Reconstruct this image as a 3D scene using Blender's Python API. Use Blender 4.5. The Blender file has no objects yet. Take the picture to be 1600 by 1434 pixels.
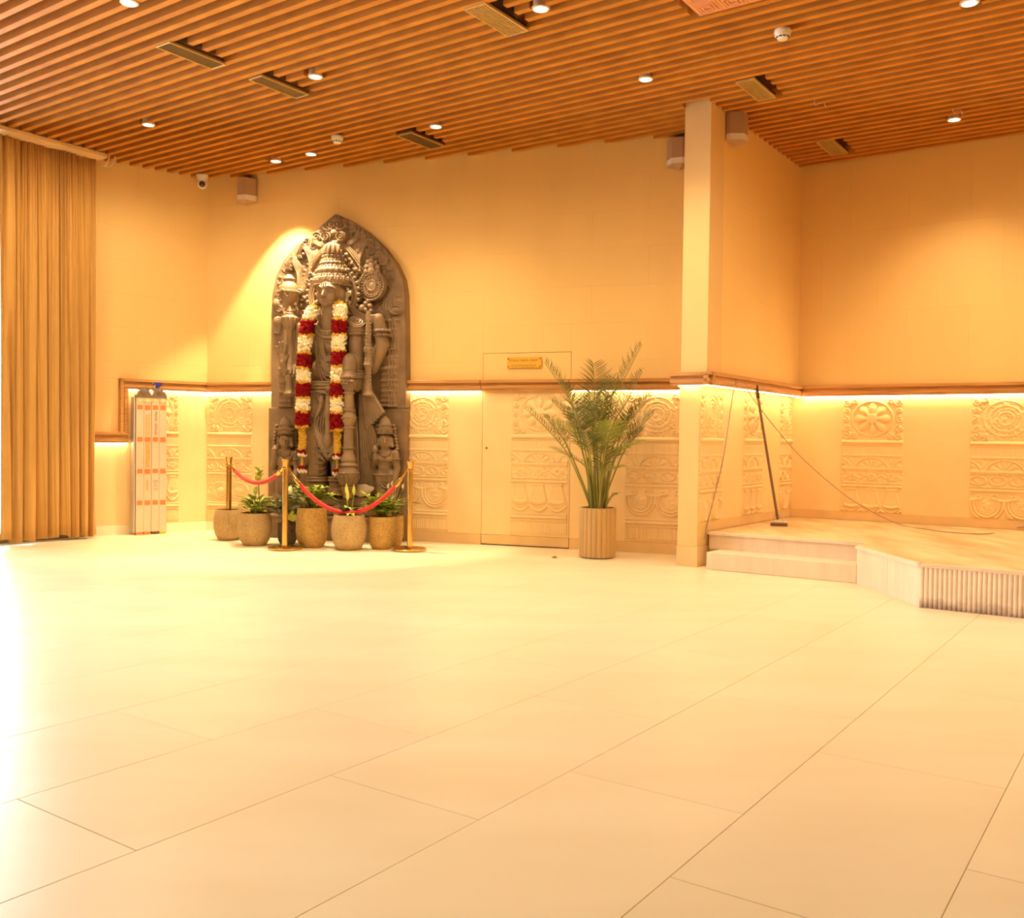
import bpy, bmesh, math, random
import numpy as np
from mathutils import Matrix, Vector

sc = bpy.context.scene
random.seed(11)
rng = np.random.default_rng(7)
PI = math.pi
rad = math.radians

# ------------------------------------------------------------------ camera
FOC, PITCH, ROLL = 1492.05, rad(1.2782), rad(0.7234)
CAM = Vector((0.0, 0.0, 1.2))
fw = Vector((0, math.cos(PITCH), -math.sin(PITCH)))
r0 = Vector((1, 0, 0)); u0 = r0.cross(fw)
rv = math.cos(ROLL) * r0 + math.sin(ROLL) * u0
uv = -math.sin(ROLL) * r0 + math.cos(ROLL) * u0
cd = bpy.data.cameras.new('camera'); cam = bpy.data.objects.new('camera', cd)
sc.collection.objects.link(cam); sc.camera = cam
cd.sensor_fit = 'HORIZONTAL'; cd.sensor_width = 36.0
cd.lens = FOC / 1600 * 36.0
cd.clip_start = 0.05; cd.clip_end = 200
cam.matrix_world = Matrix(((rv.x, uv.x, -fw.x, CAM.x), (rv.y, uv.y, -fw.y, CAM.y), (rv.z, uv.z, -fw.z, CAM.z), (0, 0, 0, 1)))

# ------------------------------------------------------------------ world, exposure, daylight
sc.view_settings.view_transform = 'Standard'; sc.view_settings.look = 'None'
sc.view_settings.exposure = 0.34; sc.view_settings.gamma = 1.0
sc.view_settings.use_curve_mapping = False
sc.cycles.max_bounces = 8; sc.cycles.diffuse_bounces = 6; sc.cycles.glossy_bounces = 3
sc.cycles.caustics_reflective = False; sc.cycles.caustics_refractive = False
sc.cycles.sample_clamp_indirect = 6.0
wd = bpy.data.worlds.new('world'); sc.world = wd; wd.use_nodes = True
bg = wd.node_tree.nodes['Background']
bg.inputs['Color'].default_value = (0.86, 0.93, 1.0, 1); bg.inputs['Strength'].default_value = 11.5
LAMP = (1.0, 0.76, 0.45)          # warm white of every lamp in the hall
SPOT_W = 128.0
LED_E = 26.0

# ------------------------------------------------------------------ frames of the hall
AS, BK, LF = rad(34.9137), rad(19.3602), rad(50.8327)
def frame(o, x, y): return Matrix(((x[0], y[0], 0, o[0]), (x[1], y[1], 0, o[1]), (0, 0, 1, 0), (0, 0, 0, 1)))
Rx = (math.cos(AS), -math.sin(AS)); Ty = (math.sin(AS), math.cos(AS))
F_HALL = frame((0, 0), Rx, Ty)                                  # local x = b (right), y = a (away)
F_SIDE = frame((-3.64 * Rx[0], -3.64 * Rx[1]), Ty, (-Rx[0], -Rx[1]))   # wall between hall and alcove, local x = a
Bx = (math.cos(BK), -math.sin(BK)); By = (math.sin(BK), math.cos(BK))
F_BACK = frame((-0.318, 10.677), Bx, By)                         # local x along wall, y into the wall
Lx = (math.sin(LF), math.cos(LF))
F_LEFT = frame((-3.807, 11.903), Lx, (-Lx[1], Lx[0]))            # local x = 0 at the corner, negative towards the curtain
ZC = 4.34                                                       # underside of the slats

def ray(px, py): return fw + rv * ((px - 800) / FOC) - uv * ((py - 717) / FOC)
def floor_at(px, py, z=0.0):
    d = ray(px, py); return CAM + d * ((z - CAM.z) / d.z)
def on(F, px, py, d=0.0):
    """point of the plane y = -d of frame F seen at a photo pixel, in the frame's own coordinates"""
    Fi = F.inverted(); o = Fi @ CAM; v = Fi.to_3x3() @ ray(px, py)
    return o + v * ((-d - o.y) / v.y)

# ------------------------------------------------------------------ mesh helpers
def link(o): sc.collection.objects.link(o); return o
def mesh_obj(name, bm, m, parent=None, smooth=False, mw=None, sharp=38):
    me = bpy.data.meshes.new(name)
    if isinstance(bm, bmesh.types.BMesh): bm.to_mesh(me); bm.free()
    else: me.from_pydata(bm[0], [], bm[1])
    if smooth:
        me.polygons.foreach_set('use_smooth', [True] * len(me.polygons))
        if sharp: me.set_sharp_from_angle(angle=rad(sharp))
    for x in (m if isinstance(m, (list, tuple)) else [m]): me.materials.append(x)
    o = link(bpy.data.objects.new(name, me))
    if parent is not None: o.parent = parent
    if mw is not None: o.matrix_world = mw
    return o
def tag(o, label=None, cat=None, group=None, kind=None):
    for k, v in (('label', label), ('category', cat), ('group', group), ('kind', kind)):
        if v: o[k] = v
    return o
def thing(name, label, cat, mw, group=None):
    o = link(bpy.data.objects.new(name, None)); o.empty_display_size = 0.1; o.matrix_world = mw
    return tag(o, label, cat, group)
def copy_tree(o, parent=None):
    c = o.copy(); link(c)
    if parent is not None: c.parent = parent
    for ch in list(o.children): copy_tree(ch, c)
    return c
def B(): return bmesh.new()
def box(bm, x0, x1, y0, y1, z0, z1, bev=0.0, mi=0):
    v = [bm.verts.new((x, y, z)) for z in (z0, z1) for y in (y0, y1) for x in (x0, x1)]
    fs = [bm.faces.new([v[i] for i in q]) for q in ((0, 2, 3, 1), (4, 5, 7, 6), (0, 1, 5, 4), (2, 6, 7, 3), (0, 4, 6, 2), (1, 3, 7, 5))]
    for f in fs: f.material_index = mi
    if bev > 0:
        es = list({e for f in fs for e in f.edges})
        bmesh.ops.bevel(bm, geom=es, offset=bev, segments=1, affect='EDGES', profile=0.5)
    return bm
def lathe(bm, prof, n=24, c=(0, 0, 0), sx=1.0, sy=1.0, lobes=0, amp=0.0, cap=True, mi=0):
    rings = []
    for r, z in prof:
        row = []
        for i in range(n):
            t = 2 * PI * i / n
            rr = r * (1 + (amp * math.cos(lobes * t) if lobes else 0))
            row.append(bm.verts.new((c[0] + rr * math.cos(t) * sx, c[1] + rr * math.sin(t) * sy, c[2] + z)))
        rings.append(row)
    for a, b in zip(rings, rings[1:]):
        for i in range(n):
            f = bm.faces.new((a[i], a[(i + 1) % n], b[(i + 1) % n], b[i])); f.material_index = mi
    if cap:
        f = bm.faces.new(rings[0][::-1]); f.material_index = mi
        f = bm.faces.new(rings[-1]); f.material_index = mi
    return bm
def tube(bm, pts, r, n=8, cap=True, mi=0):
    pts = [Vector(p) for p in pts]; rings = []
    rs = r if isinstance(r, (list, tuple)) else [r] * len(pts)
    up = Vector((0.13, 0.21, 0.97)).normalized()
    for i, p in enumerate(pts):
        t = (pts[min(i + 1, len(pts) - 1)] - pts[max(i - 1, 0)]).normalized()
        a = t.cross(up)
        if a.length < 1e-3: a = t.cross(Vector((1, 0, 0)))
        a.normalize(); b = t.cross(a).normalized(); up = a.cross(t)
        rings.append([bm.verts.new(p + (a * math.cos(2 * PI * k / n) + b * math.sin(2 * PI * k / n)) * rs[i]) for k in range(n)])
    for A, Bq in zip(rings, rings[1:]):
        for k in range(n):
            f = bm.faces.new((A[k], A[(k + 1) % n], Bq[(k + 1) % n], Bq[k])); f.material_index = mi
    if cap: bm.faces.new(rings[0][::-1]); bm.faces.new(rings[-1])
    return bm
def ball(bm, c, r, n=10, m=7, rot=None, mi=0):
    rx, ry, rz = (r, r, r) if isinstance(r, (int, float)) else r
    R = rot or Matrix.Identity(3); c = Vector(c); rows = []
    top = bm.verts.new(c + R @ Vector((0, 0, rz))); bot = bm.verts.new(c + R @ Vector((0, 0, -rz)))
    for j in range(1, m):
        t = PI * j / m
        rows.append([bm.verts.new(c + R @ Vector((rx * math.sin(t) * math.cos(2 * PI * i / n), ry * math.sin(t) * math.sin(2 * PI * i / n), rz * math.cos(t)))) for i in range(n)])
    for i in range(n):
        k = (i + 1) % n
        fs = [bm.faces.new((top, rows[0][i], rows[0][k])), bm.faces.new((bot, rows[-1][k], rows[-1][i]))]
        for A, Bq in zip(rows, rows[1:]): fs.append(bm.faces.new((A[i], Bq[i], Bq[k], A[k])))
        for f in fs: f.material_index = mi
    return bm
def spline(ctrl, n=24):
    P = [Vector(p) for p in ctrl]; P = [2 * P[0] - P[1]] + P + [2 * P[-1] - P[-2]]; out = []
    m = len(P) - 3
    for k in range(n + 1):
        s = k / n * m; i = min(int(s), m - 1); t = s - i
        a, b, c, d = P[i:i + 4]
        out.append(0.5 * ((2 * b) + (c - a) * t + (2 * a - 5 * b + 4 * c - d) * t * t + (3 * b - a - 3 * c + d) * t ** 3))
    return out
def prism(bm, poly, y0, y1, mi=0):
    """extrude a polygon of (x, z) from y0 (front) to y1"""
    a = [bm.verts.new((x, y0, z)) for x, z in poly]; b = [bm.verts.new((x, y1, z)) for x, z in poly]
    fs = [bm.faces.new(a), bm.faces.new(b[::-1])]
    for i in range(len(poly)):
        j = (i + 1) % len(poly); fs.append(bm.faces.new((a[j], a[i], b[i], b[j])))
    for f in fs: f.material_index = mi
    bmesh.ops.recalc_face_normals(bm, faces=fs)
    return bm

# ------------------------------------------------------------------ materials
def nodes(name):
    m = bpy.data.materials.new(name); m.use_nodes = True
    nt = m.node_tree; return m, nt, nt.nodes['Principled BSDF']
def mat(name, col, rough=0.5, metal=0.0, var=0.0, scale=6.0, col2=None, bump=0.0, bscale=60.0, coord='Object', stretch=(1, 1, 1), spec=0.5, detail=4.0, emit=None, estr=0.0, trans=0.0, sheen=0.0, rnd=0.0):
    m, nt, p = nodes(name); N = nt.nodes; L = nt.links
    p.inputs['Base Color'].default_value = (*col, 1); p.inputs['Roughness'].default_value = rough
    p.inputs['Metallic'].default_value = metal; p.inputs['Specular IOR Level'].default_value = spec
    if trans: p.inputs['Transmission Weight'].default_value = trans
    if sheen: p.inputs['Sheen Weight'].default_value = sheen
    if emit: p.inputs['Emission Color'].default_value = (*emit, 1); p.inputs['Emission Strength'].default_value = estr
    if var > 0 or bump > 0 or rnd > 0:
        mp = N.new('ShaderNodeMapping'); mp.inputs['Scale'].default_value = stretch
        if coord == 'World':
            g = N.new('ShaderNodeNewGeometry'); L.new(g.outputs['Position'], mp.inputs['Vector'])
        else:
            g = N.new('ShaderNodeTexCoord'); L.new(g.outputs['Object'], mp.inputs['Vector'])
    csrc = None
    if var > 0:
        n = N.new('ShaderNodeTexNoise'); n.inputs['Scale'].default_value = scale; n.inputs['Detail'].default_value = detail
        L.new(mp.outputs['Vector'], n.inputs['Vector'])
        cr = N.new('ShaderNodeValToRGB'); c2 = col2 or tuple(c * (1 - var) for c in col)
        cr.color_ramp.elements[0].position = 0.3; cr.color_ramp.elements[1].position = 0.7
        cr.color_ramp.elements[0].color = (*c2, 1); cr.color_ramp.elements[1].color = (*col, 1)
        L.new(n.outputs['Fac'], cr.inputs['Fac']); csrc = cr.outputs['Color']
    if rnd > 0:
        oi = N.new('ShaderNodeObjectInfo'); mr = N.new('ShaderNodeMapRange')
        mr.inputs['To Min'].default_value = 1 - rnd; mr.inputs['To Max'].default_value = 1 + rnd
        L.new(oi.outputs['Random'], mr.inputs['Value'])
        vm = N.new('ShaderNodeVectorMath'); vm.operation = 'SCALE'
        if csrc: L.new(csrc, vm.inputs[0])
        else: vm.inputs[0].default_value = col
        L.new(mr.outputs['Result'], vm.inputs['Scale']); csrc = vm.outputs['Vector']
    if csrc: L.new(csrc, p.inputs['Base Color'])
    if bump > 0:
        n2 = N.new('ShaderNodeTexNoise'); n2.inputs['Scale'].default_value = bscale; n2.inputs['Detail'].default_value = 5
        L.new(mp.outputs['Vector'], n2.inputs['Vector'])
        b = N.new('ShaderNodeBump'); b.inputs['Strength'].default_value = bump; b.inputs['Distance'].default_value = 0.01
        L.new(n2.outputs['Fac'], b.inputs['Height']); L.new(b.outputs['Normal'], p.inputs['Normal'])
    return m

M = {}
M['wall'] = mat('wall_stone', (0.84, 0.575, 0.215), 0.75, var=0.05, scale=1.3, bump=0.05, bscale=25, coord='World', stretch=(1.6, 1.6, 0.25), rnd=0.006)
M['wains'] = mat('wainscot_stone', (0.85, 0.62, 0.30), 0.6, var=0.06, scale=3, bump=0.05, bscale=40, coord='World', rnd=0.015)
M['plaster'] = mat('plain_plaster', (0.77, 0.53, 0.225), 0.85, var=0.04, scale=2, coord='World')
M['base'] = mat('baseboard_stone', (0.78, 0.54, 0.25), 0.45, var=0.15, scale=3.5, bump=0.05, coord='World')
M['floor'] = mat('floor_limestone', (0.86, 0.775, 0.56), 0.33, var=0.09, scale=1.6, detail=6, col2=(0.81, 0.70, 0.47), coord='World', stretch=(0.5, 1.6, 1), rnd=0.02, spec=0.4)
M['grout'] = mat('joint_grout', (0.70, 0.54, 0.33), 0.8, var=0.2, scale=9)
M['stage'] = mat('stage_stone', (0.80, 0.63, 0.37), 0.4, var=0.4, scale=1.7, col2=(0.50, 0.31, 0.11), detail=8, coord='World', stretch=(2.6, 0.7, 1))
M['riser'] = mat('stage_riser_stone', (0.80, 0.65, 0.47), 0.6, var=0.12, scale=4, coord='World', stretch=(3, 3, 0.6))
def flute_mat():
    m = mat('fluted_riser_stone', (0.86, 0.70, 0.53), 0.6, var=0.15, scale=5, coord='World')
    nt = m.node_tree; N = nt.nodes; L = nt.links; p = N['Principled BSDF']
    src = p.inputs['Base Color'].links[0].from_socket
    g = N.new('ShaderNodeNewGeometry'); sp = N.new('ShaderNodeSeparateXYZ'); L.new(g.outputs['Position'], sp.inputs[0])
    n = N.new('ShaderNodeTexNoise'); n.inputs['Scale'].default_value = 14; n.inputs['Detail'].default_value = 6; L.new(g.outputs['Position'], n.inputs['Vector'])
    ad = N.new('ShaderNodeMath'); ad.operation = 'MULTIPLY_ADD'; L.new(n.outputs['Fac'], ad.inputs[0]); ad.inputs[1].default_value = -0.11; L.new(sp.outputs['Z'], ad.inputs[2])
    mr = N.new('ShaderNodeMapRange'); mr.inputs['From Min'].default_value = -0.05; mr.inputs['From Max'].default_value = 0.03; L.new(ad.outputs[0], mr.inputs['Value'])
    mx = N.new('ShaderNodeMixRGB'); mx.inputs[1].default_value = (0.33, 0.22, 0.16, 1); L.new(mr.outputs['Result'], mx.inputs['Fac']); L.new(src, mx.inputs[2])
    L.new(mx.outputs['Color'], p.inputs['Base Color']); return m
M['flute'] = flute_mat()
def wood(name, c1, c2, stretch, rough=0.5, rnd=0.06, scale=7):
    return mat(name, c1, rough, var=0.3, scale=scale, col2=c2, detail=7, coord='World' if stretch else 'Object', stretch=stretch or (1, 1, 1), rnd=rnd, bump=0.04, bscale=40)
M['slat'] = mat('slat_wood', (0.62, 0.25, 0.032), 0.65, spec=0.2, var=0.3, scale=5, col2=(0.48, 0.175, 0.02), detail=6, coord='World', stretch=(0.8, 1.0, 3), rnd=0.06)
M['void'] = mat('ceiling_backing', (0.16, 0.065, 0.012), 0.8, var=0.2, scale=3, coord='World')
M['rail'] = mat('rail_wood', (0.62, 0.32, 0.10), 0.42, var=0.4, scale=4, col2=(0.42, 0.18, 0.045), detail=8, coord='Object', stretch=(0.7, 6, 11), bump=0.03)
M['pale_wood'] = mat('pelmet_wood', (0.80, 0.56, 0.27), 0.5, var=0.1, scale=5)
M['curtain'] = mat('curtain_cloth', (0.58, 0.325, 0.078), 0.75, var=0.12, scale=3, stretch=(6, 6, 0.6), bump=0.06, bscale=180, sheen=0.2)
M['bronze'] = mat('bronze_vent', (0.15, 0.085, 0.02), 0.42, metal=0.3, var=0.1, scale=20)
M['bronze_frame'] = mat('vent_frame', (0.62, 0.40, 0.13), 0.4, metal=0.3, var=0.05, scale=20)
M['black'] = mat('dark_gap', (0.03, 0.02, 0.014), 0.8, var=0.2, scale=20)
M['white'] = mat('white_plastic', (0.80, 0.74, 0.62), 0.4, var=0.04, scale=30)
M['speaker'] = mat('speaker_shell', (0.45, 0.285, 0.17), 0.5, var=0.05, scale=40)
M['lens'] = mat('camera_lens', (0.05, 0.025, 0.015), 0.12, var=0.2, scale=30)
M['brass'] = mat('polished_brass', (0.83, 0.52, 0.15), 0.18, metal=1.0, var=0.1, scale=14)
M['brass_dark'] = mat('brass_base_top', (0.72, 0.46, 0.14), 0.22, metal=1.0, var=0.2, scale=9)
M['rope'] = mat('red_velvet', (0.70, 0.022, 0.018), 0.75, var=0.2, scale=40, bump=0.1, bscale=200, sheen=0.3)
M['alu'] = mat('ladder_aluminium', (0.70, 0.50, 0.345), 0.5, metal=0.05, var=0.06, scale=6)
M['alu_side'] = mat('ladder_rail_side', (0.62, 0.55, 0.50), 0.4, metal=0.5, var=0.06, scale=6)
M['hinge'] = mat('hinge_grey', (0.23, 0.15, 0.09), 0.5, metal=0.3, var=0.2, scale=20)
M['orange'] = mat('orange_band', (0.85, 0.20, 0.04), 0.5, var=0.12, scale=30)
M['ink'] = mat('grey_ink', (0.26, 0.20, 0.14), 0.6, var=0.2, scale=50)
M['ink_gold'] = mat('gold_ink', (0.66, 0.40, 0.10), 0.6, var=0.3, scale=60)
M['blue'] = mat('blue_plastic', (0.03, 0.04, 0.42), 0.35, var=0.1, scale=40)
M['bottle'] = mat('clear_bottle', (0.80, 0.78, 0.74), 0.3, var=0.04, scale=20)
M['soil'] = mat('potting_soil', (0.05, 0.03, 0.018), 0.95, var=0.5, scale=60, bump=0.5, bscale=120)
M['pole'] = mat('squeegee_pole', (0.20, 0.105, 0.05), 0.45, var=0.3, scale=12)
M['cable'] = mat('grey_cable', (0.36, 0.22, 0.17), 0.6, var=0.2, scale=30)
M['stone'] = None
def stone_mat(name, c1, c2, dust):
    m, nt, p = nodes(name); N = nt.nodes; L = nt.links
    g = N.new('ShaderNodeTexCoord')
    n = N.new('ShaderNodeTexNoise'); n.inputs['Scale'].default_value = 5; n.inputs['Detail'].default_value = 8; L.new(g.outputs['Object'], n.inputs['Vector'])
    cr = N.new('ShaderNodeValToRGB'); cr.color_ramp.elements[0].position = 0.32; cr.color_ramp.elements[1].position = 0.68
    cr.color_ramp.elements[0].color = (*c2, 1); cr.color_ramp.elements[1].color = (*c1, 1); L.new(n.outputs['Fac'], cr.inputs['Fac'])
    n2 = N.new('ShaderNodeTexNoise'); n2.inputs['Scale'].default_value = 90; n2.inputs['Detail'].default_value = 4; L.new(g.outputs['Object'], n2.inputs['Vector'])
    b = N.new('ShaderNodeBump'); b.inputs['Strength'].default_value = 0.12; b.inputs['Distance'].default_value = 0.006
    L.new(n2.outputs['Fac'], b.inputs['Height']); L.new(b.outputs['Normal'], p.inputs['Normal'])
    L.new(cr.outputs['Color'], p.inputs['Base Color']); p.inputs['Roughness'].default_value = 0.52
    return m
M['stone'] = stone_mat('grey_statue_stone', (0.29, 0.185, 0.095), (0.185, 0.115, 0.056), 0)
M['stone_slab'] = stone_mat('statue_backing_stone', (0.26, 0.162, 0.082), (0.145, 0.088, 0.043), 0)
def speckle(name, c1, c2, scale=60, th=0.62):
    m, nt, p = nodes(name); N = nt.nodes; L = nt.links
    g = N.new('ShaderNodeTexCoord')
    n = N.new('ShaderNodeTexNoise'); n.inputs['Scale'].default_value = scale; n.inputs['Detail'].default_value = 3; L.new(g.outputs['Object'], n.inputs['Vector'])
    cr = N.new('ShaderNodeValToRGB'); cr.color_ramp.elements[0].position = th; cr.color_ramp.elements[1].position = th + 0.08
    cr.color_ramp.elements[0].color = (*c1, 1); cr.color_ramp.elements[1].color = (*c2, 1); L.new(n.outputs['Fac'], cr.inputs['Fac'])
    n3 = N.new('ShaderNodeTexNoise'); n3.inputs['Scale'].default_value = 5; n3.inputs['Detail'].default_value = 5; L.new(g.outputs['Object'], n3.inputs['Vector'])
    mx = N.new('ShaderNodeMixRGB'); mx.blend_type = 'MULTIPLY'; mx.inputs['Fac'].default_value = 0.5
    L.new(cr.outputs['Color'], mx.inputs[1]); L.new(n3.outputs['Fac'], mx.inputs[2]); L.new(mx.outputs['Color'], p.inputs['Base Color'])
    b = N.new('ShaderNodeBump'); b.inputs['Strength'].default_value = 0.3; b.inputs['Distance'].default_value = 0.004; b.invert = True
    L.new(cr.outputs['Color'], b.inputs['Height']); L.new(b.outputs['Normal'], p.inputs['Normal']); p.inputs['Roughness'].default_value = 0.7
    return m
M['pot'] = speckle('speckled_pot', (0.66, 0.45, 0.19), (0.20, 0.11, 0.05), 130, 0.56)
M['pot_gold'] = speckle('golden_pot', (0.70, 0.43, 0.115), (0.56, 0.32, 0.075), 45, 0.5)
M['pot_dark'] = speckle('dark_pot', (0.17, 0.12, 0.075), (0.09, 0.06, 0.04), 30, 0.55)
M['pot_flute'] = mat('fluted_planter', (0.58, 0.37, 0.14), 0.5, var=0.2, scale=3, stretch=(2, 2, 0.6))
def leaf(name, c1, c2, scale=14, rough=0.4): return mat(name, c1, rough, var=0.4, scale=scale, col2=c2, rnd=0.15, trans=0.0)
M['palm'] = leaf('palm_leaf', (0.17, 0.18, 0.018), (0.085, 0.10, 0.010))
M['palm_light'] = leaf('young_palm_leaf', (0.33, 0.36, 0.06), (0.20, 0.25, 0.035))
M['cane'] = leaf('palm_cane', (0.36, 0.30, 0.06), (0.20, 0.20, 0.03), 6)
M['fern'] = leaf('fern_leaf', (0.44, 0.50, 0.055), (0.24, 0.32, 0.03), 20)
M['varieg'] = leaf('variegated_leaf', (0.50, 0.52, 0.12), (0.12, 0.19, 0.03), 26)
M['dark_leaf'] = leaf('dark_leaf', (0.06, 0.095, 0.018), (0.025, 0.045, 0.01), 12)
M['lime'] = leaf('lime_leaf', (0.62, 0.58, 0.07), (0.42, 0.45, 0.04), 18)
M['bud'] = leaf('yellow_bud', (0.80, 0.72, 0.12), (0.45, 0.52, 0.05), 12)
M['grey_leaf'] = leaf('silvery_leaf', (0.50, 0.46, 0.27), (0.20, 0.22, 0.10), 24)
M['fl_white'] = mat('white_petals', (0.90, 0.80, 0.52), 0.7, var=0.25, scale=70)
M['fl_red'] = mat('red_petals', (0.26, 0.003, 0.006), 0.7, spec=0.1, var=0.5, scale=70)
M['fl_yellow'] = mat('yellow_petals', (0.72, 0.42, 0.035), 0.7, var=0.35, scale=70)
M['copper_panel'] = mat('copper_hatch', (0.78, 0.36, 0.16), 0.5, var=0.15, scale=10)
M['plaque'] = mat('brass_plaque', (0.82, 0.46, 0.055), 0.35, metal=0.25, var=0.06, scale=20)
M['plaque_ink'] = mat('plaque_lettering', (0.36, 0.13, 0.015), 0.5, var=0.2, scale=40)
M['pale_stone'] = mat('pale_stone', (0.58, 0.47, 0.32), 0.7, var=0.3, scale=9, bump=0.3, bscale=20)
M['led'] = mat('led_tape', (1, 0.9, 0.7), 0.5, var=0.02, emit=(1.0, 0.70, 0.34), estr=LED_E)
M['bulb'] = mat('downlight_lens', (1, 0.95, 0.85), 0.4, var=0.02, emit=(1.0, 0.80, 0.52), estr=14.0)
M['lampring'] = mat('downlight_ring', (0.78, 0.62, 0.42), 0.3, metal=0.3, var=0.03)
def glass_mat():
    m = bpy.data.materials.new('window_glass'); m.use_nodes = True; nt = m.node_tree; N = nt.nodes; L = nt.links
    N.remove(N['Principled BSDF']); out = N['Material Output']
    t = N.new('ShaderNodeBsdfTransparent'); g = N.new('ShaderNodeBsdfGlossy'); g.inputs['Roughness'].default_value = 0.02
    fr = N.new('ShaderNodeFresnel'); mx = N.new('ShaderNodeMixShader'); L.new(fr.outputs[0], mx.inputs[0]); L.new(t.outputs[0], mx.inputs[1]); L.new(g.outputs[0], mx.inputs[2])
    L.new(mx.outputs[0], out.inputs['Surface']); return m
M['glass'] = glass_mat()
M['alu_frame'] = mat('window_frame_metal', (0.22, 0.18, 0.14), 0.4, metal=0.4, var=0.05)
# ------------------------------------------------------------------ daylight portal and lamps are placed with the window and the downlights
# ================================================================== FLOOR
def hall(b, a, z=0.0): return F_HALL @ Vector((b, a, z))
fl = B(); box(fl, -11.5, 6.5, -5.0, 13.0, -0.30, -0.004)
floor = tag(mesh_obj('floor', fl, M['grout'], mw=F_HALL), 'pale limestone slab floor of the hall', kind='structure')
TW, TL = 0.655, 1.31
tile_cache = {}
def tile(b0, b1, a0, a1):
    key = (round(b1 - b0, 3), round(a1 - a0, 3))
    if key not in tile_cache:
        g = 0.0011; bm = box(B(), g, key[0] - g, g, key[1] - g, -0.010, 0.0, 0.0012)
        o = mesh_obj('tile', bm, M['floor'], floor); tile_cache[key] = o
    else:
        o = link(tile_cache[key].copy()); o.parent = floor
    o.location = (b0, a0, 0)
def back_a(b):
    """hall coordinate a of the back wall at b"""
    p0 = F_HALL.inverted() @ (F_BACK @ Vector((0, 0, 0))); p1 = F_HALL.inverted() @ (F_BACK @ Vector((1, 0, 0)))
    return p0.y + (b - p0.x) / (p1.x - p0.x) * (p1.y - p0.y)
for i in range(-13, 9):
    b0 = -2.43 + i * TW; b1 = b0 + TW
    if b0 < -10.9: continue
    off = 2.385 if i % 2 == 0 else 2.93
    k0 = math.floor((0.2 - off) / TL)
    for k in range(k0, 8):
        a0 = off + k * TL; a1 = a0 + TL
        if a0 > 8.4 and b0 > -3.9: continue
        if a0 > back_a(b1) + 0.1 : continue
        tile(b0, b1, a0, a1)
tile(-10.9, 6.2, -4.9, 0.2 - 1.7)

# ================================================================== WALLS
def slab_rects(x0, x1, zs, wid, skip=None):
    out = []
    for r in range(len(zs) - 1):
        z0, z1 = zs[r], zs[r + 1]; x = x0 - (wid * 0.5 if r % 2 else 0)
        while x < x1 - 1e-4:
            a, b = max(x, x0), min(x + wid, x1)
            if b - a > 0.02:
                cells = [(a, b, z0, z1)]
                if skip:
                    sx0, sx1, sz = skip; new = []
                    for (p, q, m, n) in cells:
                        if q <= sx0 or p >= sx1 or m >= sz: new.append((p, q, m, n)); continue
                        if p < sx0: new.append((p, sx0, m, n))
                        if q > sx1: new.append((sx1, q, m, n))
                        if n > sz: new.append((max(p, sx0), min(q, sx1), sz, n))
                    cells = new
                out += cells
            x += wid
    return out
def panel(name, parent, x0, x1, z0, z1, y, m, th=0.02, g=0.0004):
    return mesh_obj(name, box(B(), x0 + g, x1 - g, y, y + th, z0 + g, z1 - g, 0.0003), m, parent)
ZROWS = [1.84, 2.04, 2.44, 2.83, 3.23, 3.62, 4.0, 4.50]
DX0, DX1, DZ = -0.020, 1.003, 2.137

# ---- back wall
wb = tag(mesh_obj('wall_back', box(B(), -3.9, 2.6, 0.030, 0.25, 0, 4.6), M['wall'], mw=F_BACK), 'cream stone wall behind the statue and the flush door', kind='structure')
for r in slab_rects(-3.70, 2.45, ZROWS, 1.23, (DX0, DX1, DZ)): panel('panel', wb, *r, 0.0, M['wall'])
panel('panel', wb, -3.70, DX0, 1.70, 1.84, 0.0, M['wall']); panel('panel', wb, DX1, 2.45, 1.70, 1.84, 0.0, M['wall'])

# ---- carved panels: three reliefs, cut in the same blocks
PW = 0.655
def ridge(d, w, amp): return amp * np.sqrt(np.clip(1 - (d / w) ** 2, 0, 1))
def vnoise(x, y, seed=0):
    r = np.random.default_rng(seed).random((64, 64)); xi = np.floor(x).astype(int); yi = np.floor(y).astype(int); fx = x - xi; fy = y - yi
    fx = fx * fx * (3 - 2 * fx); fy = fy * fy * (3 - 2 * fy); g = lambda i, j: r[i % 64, j % 64]
    return (g(xi, yi) * (1 - fx) + g(xi + 1, yi) * fx) * (1 - fy) + (g(xi, yi + 1) * (1 - fx) + g(xi + 1, yi + 1) * fx) * fy
def spiral(X, Y, cx, cy, R, turns, s=1, ph=0.0, w=0.008, amp=0.01):
    dx, dy = X - cx, Y - cy; r = np.hypot(dx, dy) + 1e-6; th = (np.arctan2(dy, dx) * s + ph) % (2 * PI)
    best = np.full_like(X, 9.0)
    for k in range(int(turns) + 1):
        rr = R * (1 - (th + 2 * PI * k) / (2 * PI * turns)); best = np.where(rr > 0, np.minimum(best, np.abs(r - rr)), best)
    return ridge(best, w, amp)
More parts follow.
